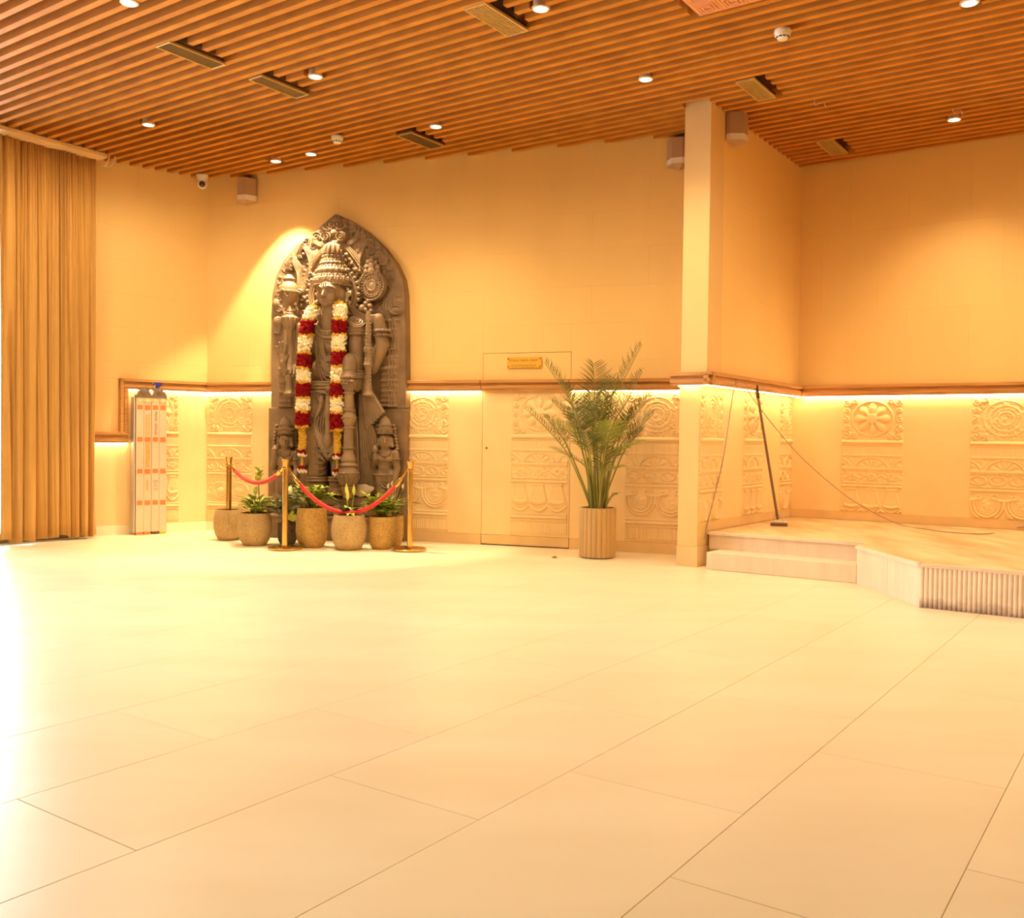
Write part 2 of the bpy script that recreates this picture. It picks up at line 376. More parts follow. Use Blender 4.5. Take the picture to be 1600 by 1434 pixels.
def relief(kind, H):
    nx = 104; ny = int(H / 0.0062)
    X, V = np.meshgrid(np.linspace(0, PW, nx), np.linspace(0, H, ny)); Z = np.zeros_like(X); c = PW / 2
    mx = lambda A: np.maximum(Z, A)
    Xm = np.minimum(X, PW - X)
    # top square with a medallion
    top = (V > 0.03) & (V < 0.475); cy = 0.245; r = np.hypot(X - c, (V - cy) * 1.12); th = np.arctan2(V - cy, X - c)
    if kind == 'lotus':
        pet = np.cos(4 * th); long_ = 0.195 * (0.55 + 0.45 * np.abs(np.cos(4 * th)) ** 0.8)
        a = np.where((r < long_) & (r > 0.05), 0.030 * np.clip(1 - ((r - 0.10) / 0.11) ** 2, 0, 1) * np.abs(np.cos(4 * th)) ** 0.7, 0); Z = mx(a)
        Z = mx(np.where(r < 0.062, 0.028 + 0.006 * np.sqrt(np.clip(1 - (r / 0.062) ** 2, 0, 1)), 0))
        Z = mx(ridge(np.abs(r - 0.215), 0.009, 0.016)); Z = mx(ridge(np.abs(r - 0.195), 0.006, 0.010) * (0.6 + 0.4 * np.cos(60 * th)))
    else:
        for rr, w_, am in ((0.075, 0.008, 0.013), (0.105, 0.006, 0.009), (0.15, 0.008, 0.012), (0.205, 0.008, 0.012)): Z = mx(ridge(np.abs(r - rr), w_, am))
        tex = vnoise(X * 55, V * 55, 3); Z = np.where(top, np.maximum(Z, 0.009 * np.clip((tex - 0.45) * 3, 0, 1)), Z)
    for (sx, sy, R, ph, s) in ((0.055, 0.065, 0.040, 0, 1), (0.045, 0.16, 0.032, 1, -1), (0.04, 0.255, 0.036, 2, 1), (0.05, 0.345, 0.042, 3, -1), (0.05, 0.43, 0.045, 1, 1), (0.13, 0.43, 0.034, 2, -1), (0.13, 0.06, 0.032, 0.5, -1)):
        Z = mx(spiral(Xm, V, sx, sy, R, 1.6, s, ph, 0.0095, 0.019)); Z = mx(ridge(np.hypot(Xm - sx, V - sy), 0.013, 0.019))
    Z = np.where(V < 0.03, 0, Z)
    # mouldings
    def mould(v0, h, amp):
        return ridge(np.abs(V - v0), h, amp)
    Z = mx(mould(0.505, 0.022, 0.026)); Z = mx(np.where((V > 0.53) & (V < 0.545), 0.010, 0))
    fl_ = (V > 0.555) & (V < 0.645); Z = np.where(fl_, 0.004 + 0.006 * np.abs(np.sin(PI * X / 0.0218)), Z)
    Z = mx(np.where((V > 0.645) & (V < 0.662), 0.015, 0))
    ar = (V > 0.665) & (V < 0.79)
    q = (X - c + 0.2) % 0.40 - 0.20
    if True:
        d = np.hypot(q, (V - 0.80) * 1.45); Z = np.where(ar, np.maximum(Z, ridge(np.abs(d - 0.175), 0.011, 0.018)), Z)
        tt = np.arctan2(0.80 - V, q); Z = np.where(ar & (d < 0.165), np.maximum(Z, 0.013 * np.abs(np.cos(tt * 5.5)) * np.clip(d / 0.08, 0, 1) * np.clip((0.165 - d) / 0.03, 0, 1)), Z)
        Z = np.where(ar & (d > 0.19), np.maximum(Z, 0.010 * vnoise(X * 45, V * 45, 8)), Z)
    Z = mx(np.where((V > 0.792) & (V < 0.815), 0.017, 0)); Z = mx(np.where((V > 0.815) & (V < 0.835), 0.009 + 0.004 * np.sign(np.sin(X * 220)), 0))
    mb = (V > 0.84) & (V < 0.945); vm = V - 0.893
    if kind == 'lotus':
        for cx in (0.115, c, PW - 0.115):
            rr = np.hypot(X - cx, vm); t2 = np.arctan2(vm, X - cx)
            Z = mx(ridge(np.abs(rr - 0.028), 0.010, 0.016)); Z = mx(ridge(rr, 0.012, 0.017))
            Z = mx(np.where((rr < 0.05) & (rr > 0.036), 0.012 * np.abs(np.cos(4 * t2)), 0))
        wv = 0.018 * np.sin(X * 40); Z = np.where(mb, np.maximum(Z, ridge(np.abs(vm - wv), 0.008, 0.010)), Z)
        Z = np.where(mb, np.maximum(Z, 0.010 * np.clip((vnoise(X * 60, V * 60, 5) - 0.5) * 3, 0, 1)), Z)
    else:
        qx = (X + 0.015) % 0.187 - 0.0935; e = np.hypot(qx / 0.075, vm / 0.045)
        Z = np.where(mb, np.maximum(Z, ridge(np.abs(e - 1) * 0.055, 0.008, 0.015)), Z)
        Z = np.where(mb & (e < 0.8), np.maximum(Z, 0.016 * np.clip((vnoise(X * 38, V * 38, 9) - 0.35) * 2.2, 0, 1) * (1 - e)), Z)
    Z = mx(np.where((V > 0.95) & (V < 0.97), 0.010 + 0.003 * np.sign(np.sin(X * 240)), 0)); Z = mx(np.where((V > 0.985) & (V < 1.005), 0.018, 0))
    bt = (V > 1.012) & (V < 1.335)
    if kind == 'lotus':                                     # three bell jars over a scalloped swag
        for cx in (0.115, c, PW - 0.115):
            wd_ = 0.045 + 0.055 * np.clip((V - 1.02) / 0.20, 0, 1) ** 1.5
            ins = (np.abs(X - cx) < wd_) & (V > 1.025) & (V < 1.235)
            Z = np.where(ins, np.maximum(Z, 0.006 + 0.012 * np.sqrt(np.clip(1 - ((X - cx) / wd_) ** 2, 0, 1)) * (0.75 + 0.25 * np.sin(V * 330))), Z)
            Z = mx(np.where((V > 1.02) & (V < 1.20), ridge(np.abs(np.abs(X - cx) - wd_), 0.008, 0.017), 0))
            Z = mx(np.where(np.abs(X - cx) < 0.06, ridge(np.abs(V - 1.03), 0.014, 0.022), 0))
            Z = mx(np.where(np.abs(X - cx) < 0.08, ridge(np.abs(V - 1.225 + 0.8 * (np.abs(X - cx)) ** 1.6), 0.020, 0.024), 0))
        sw = 1.315 - 0.060 * np.abs(((X - c + 0.106) % 0.2125 - 0.106) / 0.106) ** 1.8
        Z = np.where(bt, np.maximum(Z, ridge(np.abs(V - sw), 0.018, 0.022)), Z); Z = np.where(bt, np.maximum(Z, ridge(np.abs(V - sw + 0.035), 0.008, 0.012)), Z)
    elif kind == 'swag':                                    # two deep nested swags
        for cx in (0.165, PW - 0.165):
            for rr, w_, am in ((0.155, 0.012, 0.020), (0.125, 0.011, 0.018), (0.095, 0.007, 0.012), (0.075, 0.005, 0.009)):
                d = np.hypot(X - cx, np.maximum(V - 1.14, -0.02) * 0.95 * 0.155 / 0.155); Z = np.where(bt & (V > 1.10), np.maximum(Z, ridge(np.abs(d - rr), w_, am)), Z)
            d = np.hypot((X - cx) / 0.07, (V - 1.15) / 0.09); Z = np.where(bt & (d < 1), np.maximum(Z, 0.016 * vnoise(X * 50, V * 50, 12) * (1.2 - d)), Z)
        for cx in (0.0, c, PW):
            d = np.abs(V - (1.075 + 0.6 * np.abs(X - cx) ** 1.6 * np.sign(0.12 - np.abs(X - cx)))); Z = np.where(bt & (np.abs(X - cx) < 0.12), np.maximum(Z, ridge(np.abs(V - 1.10 + 2.2 * (X - cx) ** 2), 0.014, 0.017)), Z)
            for s in (-1, 1): Z = mx(spiral(X, V, cx + s * 0.095, 1.065, 0.036, 1.5, s, 0.6, 0.008, 0.016))
        Z = np.where(bt & (V < 1.1), np.maximum(Z, 0.008 * vnoise(X * 60, V * 60, 4)), Z)
    else:                                                   # two birds
        for cx, s in ((0.20, 1), (0.47, -1)):
            e = np.hypot((X - cx) / 0.085, (V - 1.20) / 0.065)
            for k in (1.0, 1.3, 1.55): Z = np.where(bt, np.maximum(Z, ridge(np.abs(e - k) * 0.07, 0.009, 0.016)), Z)
            Z = np.where(bt & (e < 0.75), np.maximum(Z, 0.022 * np.sqrt(np.clip(1 - (e / 0.75) ** 2, 0, 1))), Z)
            d = np.abs((X - cx - s * 0.03) - s * (1.16 - V) * 0.45); Z = np.where(bt & (V < 1.15) & (V > 1.04), np.maximum(Z, ridge(d, 0.016, 0.016)), Z)
        Z = np.where(bt, np.maximum(Z, 0.009 * np.clip((vnoise(X * 34, V * 34, 15) - 0.5) * 3, 0, 1)), Z)
    if H > 1.4:
        Z = np.where((V > 1.345) & (V < 1.36), 0.016, np.where(V > 1.335, 0, Z)); Z = mx(ridge(np.abs(V - 1.385), 0.020, 0.024)); Z = mx(np.where((V > 1.41) & (V < 1.43), 0.015, 0))
        Z = np.where((V > 1.44) & (V < 1.565), 0.003 + 0.010 * np.abs(np.sin(PI * X / 0.0262)), Z)
    Z[:, 0] = 0; Z[:, -1] = 0; Z[0] = 0; Z[-1] = 0
    return X, V, Z
relief_cache = {}
def carved(parent, x0, x1, ztop, H, y, kind):
    key = (kind, H)
    if key not in relief_cache:
        X, V, Z = relief(kind, H); ny, nx = X.shape
        vs = np.stack([X.ravel(), -Z.ravel(), -V.ravel()], 1).tolist(); idx = np.arange(nx * ny).reshape(ny, nx)
        fs = np.stack([idx[:-1, :-1].ravel(), idx[1:, :-1].ravel(), idx[1:, 1:].ravel(), idx[:-1, 1:].ravel()], 1).tolist()
        n = len(vs); vs += [(0, 0.02, 0), (PW, 0.02, 0), (PW, 0.02, -H), (0, 0.02, -H)]
        fs.append((n, n + 1, n + 2, n + 3))
        top = idx[0].tolist(); bot = idx[-1].tolist(); le = idx[:, 0].tolist(); ri = idx[:, -1].tolist()
        fs += [tuple(top + [n + 1, n]), tuple(bot[::-1] + [n + 3, n + 2]), tuple(le[::-1] + [n, n + 3]), tuple(ri + [n + 2, n + 1])]
        o = mesh_obj('carved_panel', (vs, fs), M['wains'], parent, smooth=True, sharp=0); relief_cache[key] = o
    else:
        o = link(relief_cache[key].copy()); o.parent = parent
    o.location = (x0, y, ztop); o.scale = ((x1 - x0) / PW, 1, 1)
    o['label'] = {'lotus': 'carved panel with an eight petal lotus above three bells', 'swag': 'carved panel with ringed medallion above double swags', 'bird': 'carved panel with ringed medallion above two birds'}[kind]
    return o
ZW = 1.705       # top of the wainscot, under the light strip
HB = ZW - 0.115
xs1 = (on(F_BACK, 325, 700).x, on(F_BACK, 394, 700).x)
carved(wb, xs1[0], xs1[1], ZW, HB, 0.0, 'bird')
carved(wb, -1.08, -0.425, ZW, HB, 0.0, 'swag'); carved(wb, 1.615, 2.27, ZW, HB, 0.0, 'swag')
for a, b in ((-3.72, xs1[0]), (xs1[1], -2.0), (-2.0, -1.08), (-0.425, DX0), (DX1, 1.615)): panel('plain_panel', wb, a, b, 0.115, ZW, 0.0, M['wains'])
def base_strip(name, mw, x0, x1, y, z0=0.0, z1=0.113, mm='base', label=None):
    return tag(mesh_obj(name, box(B(), x0, x1, y - 0.006, y + 0.03, z0, z1, 0.002), M[mm], mw=mw), label, kind='structure')
base_strip('baseboard_back', F_BACK, -1.9, DX0 - 0.003, 0.0, label='stone baseboard of the back wall left of the door')
base_strip('baseboard_back_left', F_BACK, -3.72, -1.9, 0.0, mm='floor', label='stone baseboard of the back wall left of the statue, overexposure painted in')  # floor stone colour paints in the glare that washes out this baseboard
base_strip('baseboard_back_right', F_BACK, DX1 + 0.003, 2.3, 0.0, label='stone baseboard between the door and the pillar')

# ---- flush stone door in the back wall
door = tag(mesh_obj('door_1', box(B(), DX0, DX1, 0.012, 0.030, 0.0, DZ), M['black'], mw=F_BACK), 'flush stone door with plaque and carved panel', kind='structure')
G = 0.004
panel('door_panel', door, DX0 + G, DX1 - G, 1.835, DZ - G, -0.001, M['wall'], 0.012)
panel('door_panel', door, DX0 + G, 0.327, 0.118, 1.72, -0.001, M['wains'], 0.012); panel('door_panel', door, 0.982, DX1 - G, 0.118, 1.72, -0.001, M['wains'], 0.012)
carved(door, 0.327, 0.982, 1.72, 1.72 - 0.118, -0.001, 'lotus')
mesh_obj('kick_plate', box(B(), DX0 + G, DX1 - G, -0.006, 0.012, 0.012, 0.115, 0.002), M['base'], door)
kx = on(F_BACK, 760.5, 700)
mesh_obj('keyhole', lathe(B(), [(0.012, 0), (0.013, 0.004), (0.007, 0.006), (0.006, 0.002)], 16).copy() if False else lathe(B(), [(0.012, 0), (0.013, 0.006), (0.006, 0.007)], 16), M['brass_dark'], door).matrix_local = Matrix.Translation((kx.x, -0.001, kx.z)) @ Matrix.Rotation(PI / 2, 4, 'X')

# ---- left wall with its corner
wl = tag(mesh_obj('wall_left', box(B(), -1.9, 0.05, 0.030, 0.25, 0, 4.6), M['wall'], mw=F_LEFT), 'cream stone wall behind the folded ladder', kind='structure')
NX, NZ = -0.965, 1.21
for r in slab_rects(-1.75, 0.0, ZROWS, 0.9): panel('panel', wl, *r, 0.0, M['wall'])
panel('panel', wl, -1.75, NX, NZ, 1.84, 0.0, M['wall'])
lp = (on(F_LEFT, 222, 700).x, on(F_LEFT, 279, 700).x)
carved(wl, lp[0], lp[1], ZW, HB, 0.0, 'lotus')
panel('plain_panel', wl, lp[1], 0.0, 0.115, ZW, 0.0, M['wains']); panel('plain_panel', wl, NX, lp[0], 0.115, ZW, 0.0, M['wains'])
panel('plain_panel', wl, -1.75, NX, 0.115, NZ, 0.0, M['wains'])
base_strip('baseboard_left', F_LEFT, -1.75, 0.0, 0.0, mm='floor', label='stone baseboard under the ladder wall, overexposure painted in')  # overexposure painted in here too, by borrowing the paler floor colour

# ---- pillar and side wall of the alcove (F_SIDE: local x = a, y into the wall)
YL = 0.07
PA = 8.39
pil = tag(mesh_obj('pillar', box(B(), PA + 0.002, PA + 0.3, 0.004, 0.262, 1.72, 4.6), M['plaster'], mw=F_SIDE), 'square cream pillar at the mouth of the alcove', kind='structure')
mesh_obj('shaft', box(B(), PA, PA + 0.32, 0.0, 0.266, 1.80, 4.6, 0.003), M['plaster'], pil)
mesh_obj('pier', box(B(), PA, PA + 0.30, YL, 0.275, 0.19, 1.80, 0.003), M['plaster'], pil)
mesh_obj('base', box(B(), PA - 0.006, PA + 0.30, YL - 0.006, 0.281, 0.0, 0.19, 0.003), M['base'], pil)
wa = tag(mesh_obj('wall_alcove', box(B(), PA + 0.25, 11.3, YL + 0.030, 0.25, 0, 4.6), M['wall'], mw=F_SIDE), 'cream side wall of the alcove behind the squeegee', kind='structure')
mesh_obj('upper_wall', box(B(), PA + 0.30, 11.2, 0.025, 0.12, 1.72, 4.6), M['wall'], wa)
for r in slab_rects(PA + 0.32, 11.02, [1.72, 2.65, 3.55, 4.5], 0.62): panel('panel', wa, *r, 0.0, M['wall'], 0.03)
SZ = 0.32
HA = ZW - SZ - 0.10
sx = [on(F_SIDE, x, 720, -YL).x for x in (1094, 1128, 1160.5, 1190.7, 1218, 1244)]
sx[0] = PA + 0.02
carved(wa, sx[0], sx[1], ZW, HA, YL, 'swag'); carved(wa, sx[2], sx[3], ZW, HA, YL, 'lotus'); carved(wa, sx[4], sx[5], ZW, HA, YL, 'swag')
for a, b in ((sx[1], sx[2]), (sx[3], sx[4]), (sx[5], 11.06)): panel('plain_panel', wa, a, b, SZ + 0.10, ZW, YL, M['wains'])
panel('plain_panel', wa, PA + 0.30, 8.62, 0.0, SZ + 0.1, YL + 0.001, M['wains'])
base_strip('baseboard_alcove', F_SIDE, 8.62, 11.05, YL, SZ, SZ + 0.10, label='stone baseboard of the alcove side wall')

# ---- right wall of the alcove (hall coordinates, local y = a)
F_RIGHT = F_HALL @ Matrix.Translation((0, 11.0, 0))
wr = tag(mesh_obj('wall_right', box(B(), -3.9, 6.3, 0.03, 0.25, 0, 4.6), M['wall'], mw=F_RIGHT), 'cream back wall of the alcove above the stage', kind='structure')
for r in slab_rects(-3.70, 3.0, [1.72, 2.65, 3.55, 4.5], 0.62): panel('panel', wr, *r, 0.0, M['wall'])
rx = [on(F_RIGHT, x, 715).x for x in (1315, 1411, 1516)]
carved(wr, rx[0], rx[1], ZW, HA, 0.0, 'lotus'); carved(wr, rx[2], rx[2] + rx[1] - rx[0], ZW, HA, 0.0, 'swag')
st_ = rx[2] - rx[0]
carved(wr, rx[0] + 2 * st_, rx[1] + 2 * st_, ZW, HA, 0.0, 'lotus')
for a, b in ((-3.72, rx[0]), (rx[1], rx[2]), (rx[2] + rx[1] - rx[0], rx[0] + 2 * st_), (rx[1] + 2 * st_, 6.2)): panel('plain_panel', wr, a, b, SZ + 0.10, ZW, 0.0, M['wains'])
base_strip('baseboard_right', F_RIGHT, -3.72, 6.2, 0.0, SZ, SZ + 0.10, label='stone baseboard along the back of the stage')

# ---- walls behind and beside the camera close the hall
tag(mesh_obj('wall_front', box(B(), -11.2, 6.5, -5.2, -5.0, 0, 4.8), M['plaster'], mw=F_HALL), 'plain wall behind the photographer', kind='structure')
tag(mesh_obj('wall_far_right', box(B(), 6.2, 6.4, -5.0, 11.3, 0, 4.8), M['plaster'], mw=F_HALL), 'plain wall at the far right end of the hall', kind='structure')

# ================================================================== WINDOW WALL on the left (behind the curtain)
WB = -10.36
W0 = 0.0
win = tag(mesh_obj('window_1', box(box(B(), WB - 0.06, WB + 0.06, W0, 6.2, 0.0, 0.10), WB - 0.06, WB + 0.06, W0, 6.2, 4.30, 4.7), M['alu_frame'], mw=F_HALL), 'tall glazed window wall on the left', kind='structure')
tag(mesh_obj('wall_window_side', box(B(), WB - 0.1, WB + 0.1, -5.0, W0, 0, 4.7), M['plaster'], mw=F_HALL), 'plain wall nearer than the window wall on the left', kind='structure')
for i in range(5):
    a = W0 + i * 1.55
    mesh_obj('mullion', box(B(), WB - 0.05, WB + 0.05, a - 0.03, a + 0.03, 0.10, 4.30, 0.004), M['alu_frame'], win)
    if i < 4: mesh_obj('pane', box(B(), WB - 0.004, WB + 0.004, a + 0.03, a + 1.52, 0.10, 4.30), M['glass'], win)
pl = bpy.data.lights.new('window_portal', 'AREA'); pl.shape = 'RECTANGLE'; pl.size = 6.2; pl.size_y = 4.2; pl.cycles.is_portal = True
po = link(bpy.data.objects.new('window_portal', pl)); po.matrix_world = F_HALL @ Matrix.Translation((WB + 0.02, 3.1, 2.2)) @ Matrix.Rotation(-PI / 2, 4, 'Y') @ Matrix.Rotation(PI / 2, 4, 'Z')

# ================================================================== CEILING
ceil_ = tag(mesh_obj('ceiling', box(B(), -11.3, 6.4, -5.0, 11.6, ZC + 0.16, ZC + 0.40), M['void'], mw=F_HALL), 'ceiling of parallel warm wood slats', kind='structure')
SWD, SHT, PITCH_S = 0.054, 0.105, 0.1400
vents = [(4.735, 5.29, -6.885, -6.70, 'plain'), (5.62, 6.175, -6.815, -6.64, 'plain'), (7.515, 8.07, -6.765, -6.565, 'plain'),
         (5.575, 6.14, -4.375, -4.175, 'grille'), (8.015, 8.56, -3.26, -3.085, 'grille'), (10.045, 10.63, -3.195, -3.015, 'grille')]
hatch = (6.03, 6.634, -2.985, -2.385)
DL = [(202, 5), (845, 14), (1515, 5), (493, 120), (1009, 124), (232, 195), (681, 198), (1491, 187), (486, 241), (431, 252)]
dl_ba = []
for q in DL:
    p = F_HALL.inverted() @ floor_at(q[0], q[1], ZC - 0.005); dl_ba.append((p.x, p.y))
slat_proto = None
def slat(a, b0, b1):
    global slat_proto
    if b1 - b0 < 0.03: return
    if slat_proto is None:
        slat_proto = o = mesh_obj('slat', box(B(), 0, 1, -SWD / 2, SWD / 2, 0, SHT), M['slat'], ceil_)
    else:
        o = link(slat_proto.copy()); o.parent = ceil_
    o.location = (b0, a, ZC); o.scale = (b1 - b0, 1, 1)
def left_b(a):
    if a < 6.24: return -9.985
    p0 = F_HALL.inverted() @ (F_LEFT @ Vector((0, 0, 0))); p1 = F_HALL.inverted() @ (F_LEFT @ Vector((-1, 0, 0)))
    if a <= p0.y: return p0.x + (a - p0.y) / (p1.y - p0.y) * (p1.x - p0.x)
    q0 = F_HALL.inverted() @ (F_BACK @ Vector((0, 0, 0))); q1 = F_HALL.inverted() @ (F_BACK @ Vector((1, 0, 0)))
    return q0.x + (a - q0.y) / (q1.y - q0.y) * (q1.x - q0.x)
BMAX = 3.2
k = -46
while True:
    a = 9.355 + PITCH_S * k; k += 1
    if a > 10.97: break
    if a < 2.9: continue
    segs = []
    if a < PA - SWD / 2: segs = [(left_b(a), BMAX)]
    else:
        lb = left_b(a)
        if lb < -3.95: segs.append((lb, -3.91))
        segs.append((-3.64, BMAX))
    cuts = [(v[2] - 0.004, v[3] + 0.075) for v in vents if v[0] + 0.02 < a < v[1] - 0.005]
    if hatch[0] - 0.03 < a < hatch[1] + 0.03: cuts.append((hatch[2] - 0.05, hatch[3] + 0.05))
    cuts += [(b - 0.068, b + 0.068) for b, aa in dl_ba if abs(a - aa) < 0.085]
    for c0, c1 in cuts:
        new = []
        for s0, s1 in segs:
            if c1 <= s0 or c0 >= s1: new.append((s0, s1)); continue
            new += [(s0, c0), (c1, s1)]
        segs = new
    for s in segs: slat(a, *s)

# pelmet over the curtain
tag(mesh_obj('trim_1', box(box(B(), -10.36, -10.00, 3.0, 6.245, ZC - 0.055, ZC + 0.16, 0.003), -10.02, -9.955, 3.0, 6.245, ZC - 0.050, ZC - 0.006, 0.003), M['pale_wood'], mw=F_HALL), 'pale wood pelmet above the curtain', kind='structure')

# ================================================================== WOODEN RAILS with light strips below
def rail_profile(bm, x0, x1, z0, z1, s=1.0):
    box(bm, x0, x1, -0.050 * s, 0.0, z0, z1 - 0.035, 0.003)
    box(bm, x0, x1, -0.062 * s, 0.0, z0 + 0.022, z1 - 0.060, 0.004)
    box(bm, x0, x1, -0.085 * s, 0.0, z1 - 0.036, z1, 0.005)
    return bm
def rail(name, mw, x0, x1, label, y=0.0, led=True, z0=1.715, z1=1.838, lx=None, parent=None):
    o = mesh_obj(name, rail_profile(B(), x0, x1, z0, z1), M['rail'], parent)
    if parent is None: o.matrix_world = mw @ Matrix.Translation((0, y, 0)); tag(o, label, kind='structure')
    if led:
        l0, l1 = lx or (x0 + 0.004, x1 - 0.004)
        mesh_obj('led_strip', box(B(), l0, l1, -0.046, -0.022, z0 - 0.010, z0 - 0.001), M['led'], o)['label'] = 'glowing warm white light strip under the rail'
    return o
rail('trim_2', F_BACK, -3.72, -2.55, 'wooden rail left of the statue')
rail('trim_3', F_BACK, -1.10, DX0 - 0.003, 'wooden rail between the statue and the door')
rail('rail', F_BACK, DX0 + G, DX1 - G, None, led=False, parent=door)
rail('trim_4', F_BACK, DX1 + 0.003, 2.30, 'wooden rail behind the tall palm')
rail('trim_5', F_LEFT, NX - 0.10, 0.03, 'wooden rail above the ladder', lx=(NX + 0.005, 0.0))
lo = rail('trim_6', F_LEFT, -1.75, NX - 0.0, 'low wooden rail beside the curtain', z0=NZ - 0.13, z1=NZ, lx=(-1.74, NX - 0.004))
bm = B(); box(bm, NX - 0.10, NX - 0.064, -0.085, 0, NZ - 0.036, 1.838, 0.004); box(bm, NX - 0.066, NX, -0.052, 0, NZ - 0.13, 1.72, 0.003); box(bm, NX - 0.05, NX - 0.02, -0.062, 0, NZ - 0.13, 1.73, 0.003)
tag(mesh_obj('trim_7', bm, M['rail'], mw=F_LEFT), 'upright wooden rail stepping down beside the ladder', kind='structure')
rail('trim_8', F_SIDE, PA - 0.085, 11.0, 'wooden rail along the alcove side wall', lx=(PA - 0.04, 10.96))
F_PIL = F_HALL @ Matrix.Translation((0, PA, 0))
rail('trim_9', F_PIL, -3.64 - 0.266 - 0.085, -3.64 + 0.085, 'wooden rail wrapped round the pillar', lx=(-3.64 - 0.27, -3.64 + 0.02))
rail('trim_10', F_RIGHT, -3.58, 6.1, 'wooden rail along the back of the alcove')

# ================================================================== STAGE in the alcove
stage = tag(mesh_obj('stage', B() if False else box(B(), -3.70, 6.1, 8.66, 10.99, 0.0, SZ - 0.03), M['riser'], mw=F_HALL), 'low stone stage with two steps filling the alcove', kind='structure')
def poly_slab(bm, poly, z0, z1):
    a = [bm.verts.new((x, y, z0)) for x, y in poly]; b = [bm.verts.new((x, y, z1)) for x, y in poly]
    bm.faces.new(b); bm.faces.new(a[::-1])
    for i in range(len(poly)):
        j = (i + 1) % len(poly); bm.faces.new((a[i], a[j], b[j], b[i]))
    return bm
SB0, SB1, SB2 = -3.58, -2.215, -1.53
SA0, SA1, SA2 = 8.305, 8.60, 7.41
top = [(-3.70, SA1 - 0.02), (SB1 + 0.0, SA1 - 0.02), (SB1 - 0.012, SA0 - 0.01), (SB2 - 0.01, SA2 - 0.015), (6.1, SA2 - 0.015), (6.1, 10.99), (-3.70, 10.99)]
bm = poly_slab(B(), top, SZ - 0.022, SZ); bmesh.ops.bevel(bm, geom=[e for e in bm.edges if abs(e.verts[0].co.z - e.verts[1].co.z) < 1e-6 and e.verts[0].co.z > SZ - 0.01], offset=0.006, segments=2, affect='EDGES')
mesh_obj('stage_top', bm, M['stage'], stage)
mesh_obj('riser', box(B(), SB0 - 0.1, SB1, SA1, SA1 + 0.06, 0.16, SZ - 0.022), M['riser'], stage)
mesh_obj('step', box(B(), SB0, SB1 - 0.001, SA0, SA1 + 0.05, 0.0, 0.16, 0.006), M['base'] if False else M['riser'], stage)
dv = Vector((SB2 - SB1, SA2 - SA0)).normalized(); nv = Vector((-dv.y, dv.x))
nv = nv if nv.y > 0 else -nv
q = [(SB1, SA0), (SB2, SA2), (SB2 + nv.x * 0.05, SA2 + 0.05), (SB1 + 0.03, SA0 + 0.3), (SB1, SA1)]
def seg_poly(t0, t1):
    L = (Vector((SB2, SA2)) - Vector((SB1, SA0))).length; p = Vector((SB1, SA0))
    a_, b_ = p + dv * L * t0, p + dv * L * t1
    return [tuple(a_), tuple(b_), tuple(b_ + nv * 0.05), tuple(a_ + nv * 0.05)]
for t0, t1 in ((0, 0.52), (0.523, 1.0)): mesh_obj('facing_slab', poly_slab(B(), seg_poly(t0, t1), 0.0, SZ - 0.022), M['riser'], stage)
mesh_obj('end_facing', box(B(), SB1, SB1 + 0.05, SA0, SA1 + 0.06, 0.0, SZ - 0.022), M['riser'], stage)
for pa_, pb_ in (((-3.68, SA1 - 0.024), (SB1, SA1 - 0.024)), ((SB1 - 0.014, SA0 - 0.008), (SB2 - 0.012, SA2 - 0.018)), ((SB2 - 0.012, SA2 - 0.018), (6.1, SA2 - 0.018))):
    d_ = (Vector(pb_) - Vector(pa_)).normalized(); n_ = Vector((-d_.y, d_.x)); n_ = n_ if n_.y > 0 else -n_
    mesh_obj('nosing', poly_slab(B(), [pa_, pb_, tuple(Vector(pb_) + n_ * 0.045), tuple(Vector(pa_) + n_ * 0.045)], SZ - 0.024, SZ + 0.0012), M['riser'], stage)
# fluted facing: one moulded strip
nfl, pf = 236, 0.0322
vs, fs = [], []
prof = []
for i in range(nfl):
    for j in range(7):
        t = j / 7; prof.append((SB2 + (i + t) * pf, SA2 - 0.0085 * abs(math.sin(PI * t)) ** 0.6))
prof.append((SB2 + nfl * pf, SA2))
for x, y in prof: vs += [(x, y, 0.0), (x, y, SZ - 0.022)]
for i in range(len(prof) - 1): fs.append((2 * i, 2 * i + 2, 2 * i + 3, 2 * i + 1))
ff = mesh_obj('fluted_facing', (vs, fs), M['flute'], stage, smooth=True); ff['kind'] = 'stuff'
# ================================================================== CEILING FITTINGS
hc = lambda b, a, z=ZC: F_HALL @ Matrix.Translation((b, a, z))
dl_names = ['downlight cut by the top edge, nearest the curtain', 'downlight beside the large striped grille', 'downlight cut by the top edge at far right',
            'downlight right of the second plain vent', 'downlight between the large grille and the pillar', 'downlight above the curtain end',
            'downlight above the third plain vent', 'only downlight over the alcove', 'downlight by the back wall, right one of the close pair', 'downlight by the back wall, left one of the close pair']
proto = None
def spot(parent, w=None, ang=176, blend=0.55):
    ld = bpy.data.lights.new('downlight_beam', 'SPOT'); ld.energy = w or SPOT_W; ld.color = LAMP; ld.spot_size = rad(ang); ld.spot_blend = blend; ld.shadow_soft_size = 0.045
    lo_ = link(bpy.data.objects.new('downlight_beam', ld)); lo_.parent = parent; lo_.location = (0, 0, -0.02)
    return lo_
def downlight(b, a, label):
    t = thing('downlight', 'round recessed ' + label if label else 'round recessed downlight', 'downlight', hc(b, a), 'ceiling downlights')
    mesh_obj('housing', lathe(B(), [(0.058, 0.0), (0.058, 0.05)], 24), M['lampring'], t, True)
    mesh_obj('ring', lathe(B(), [(0.050, 0.002), (0.052, -0.010), (0.066, -0.006), (0.067, 0.004)], 28, cap=False), M['lampring'], t, True)
    mesh_obj('lens', lathe(B(), [(0.051, -0.006), (0.02, -0.0075)], 24), M['bulb'], t, True)
    return t
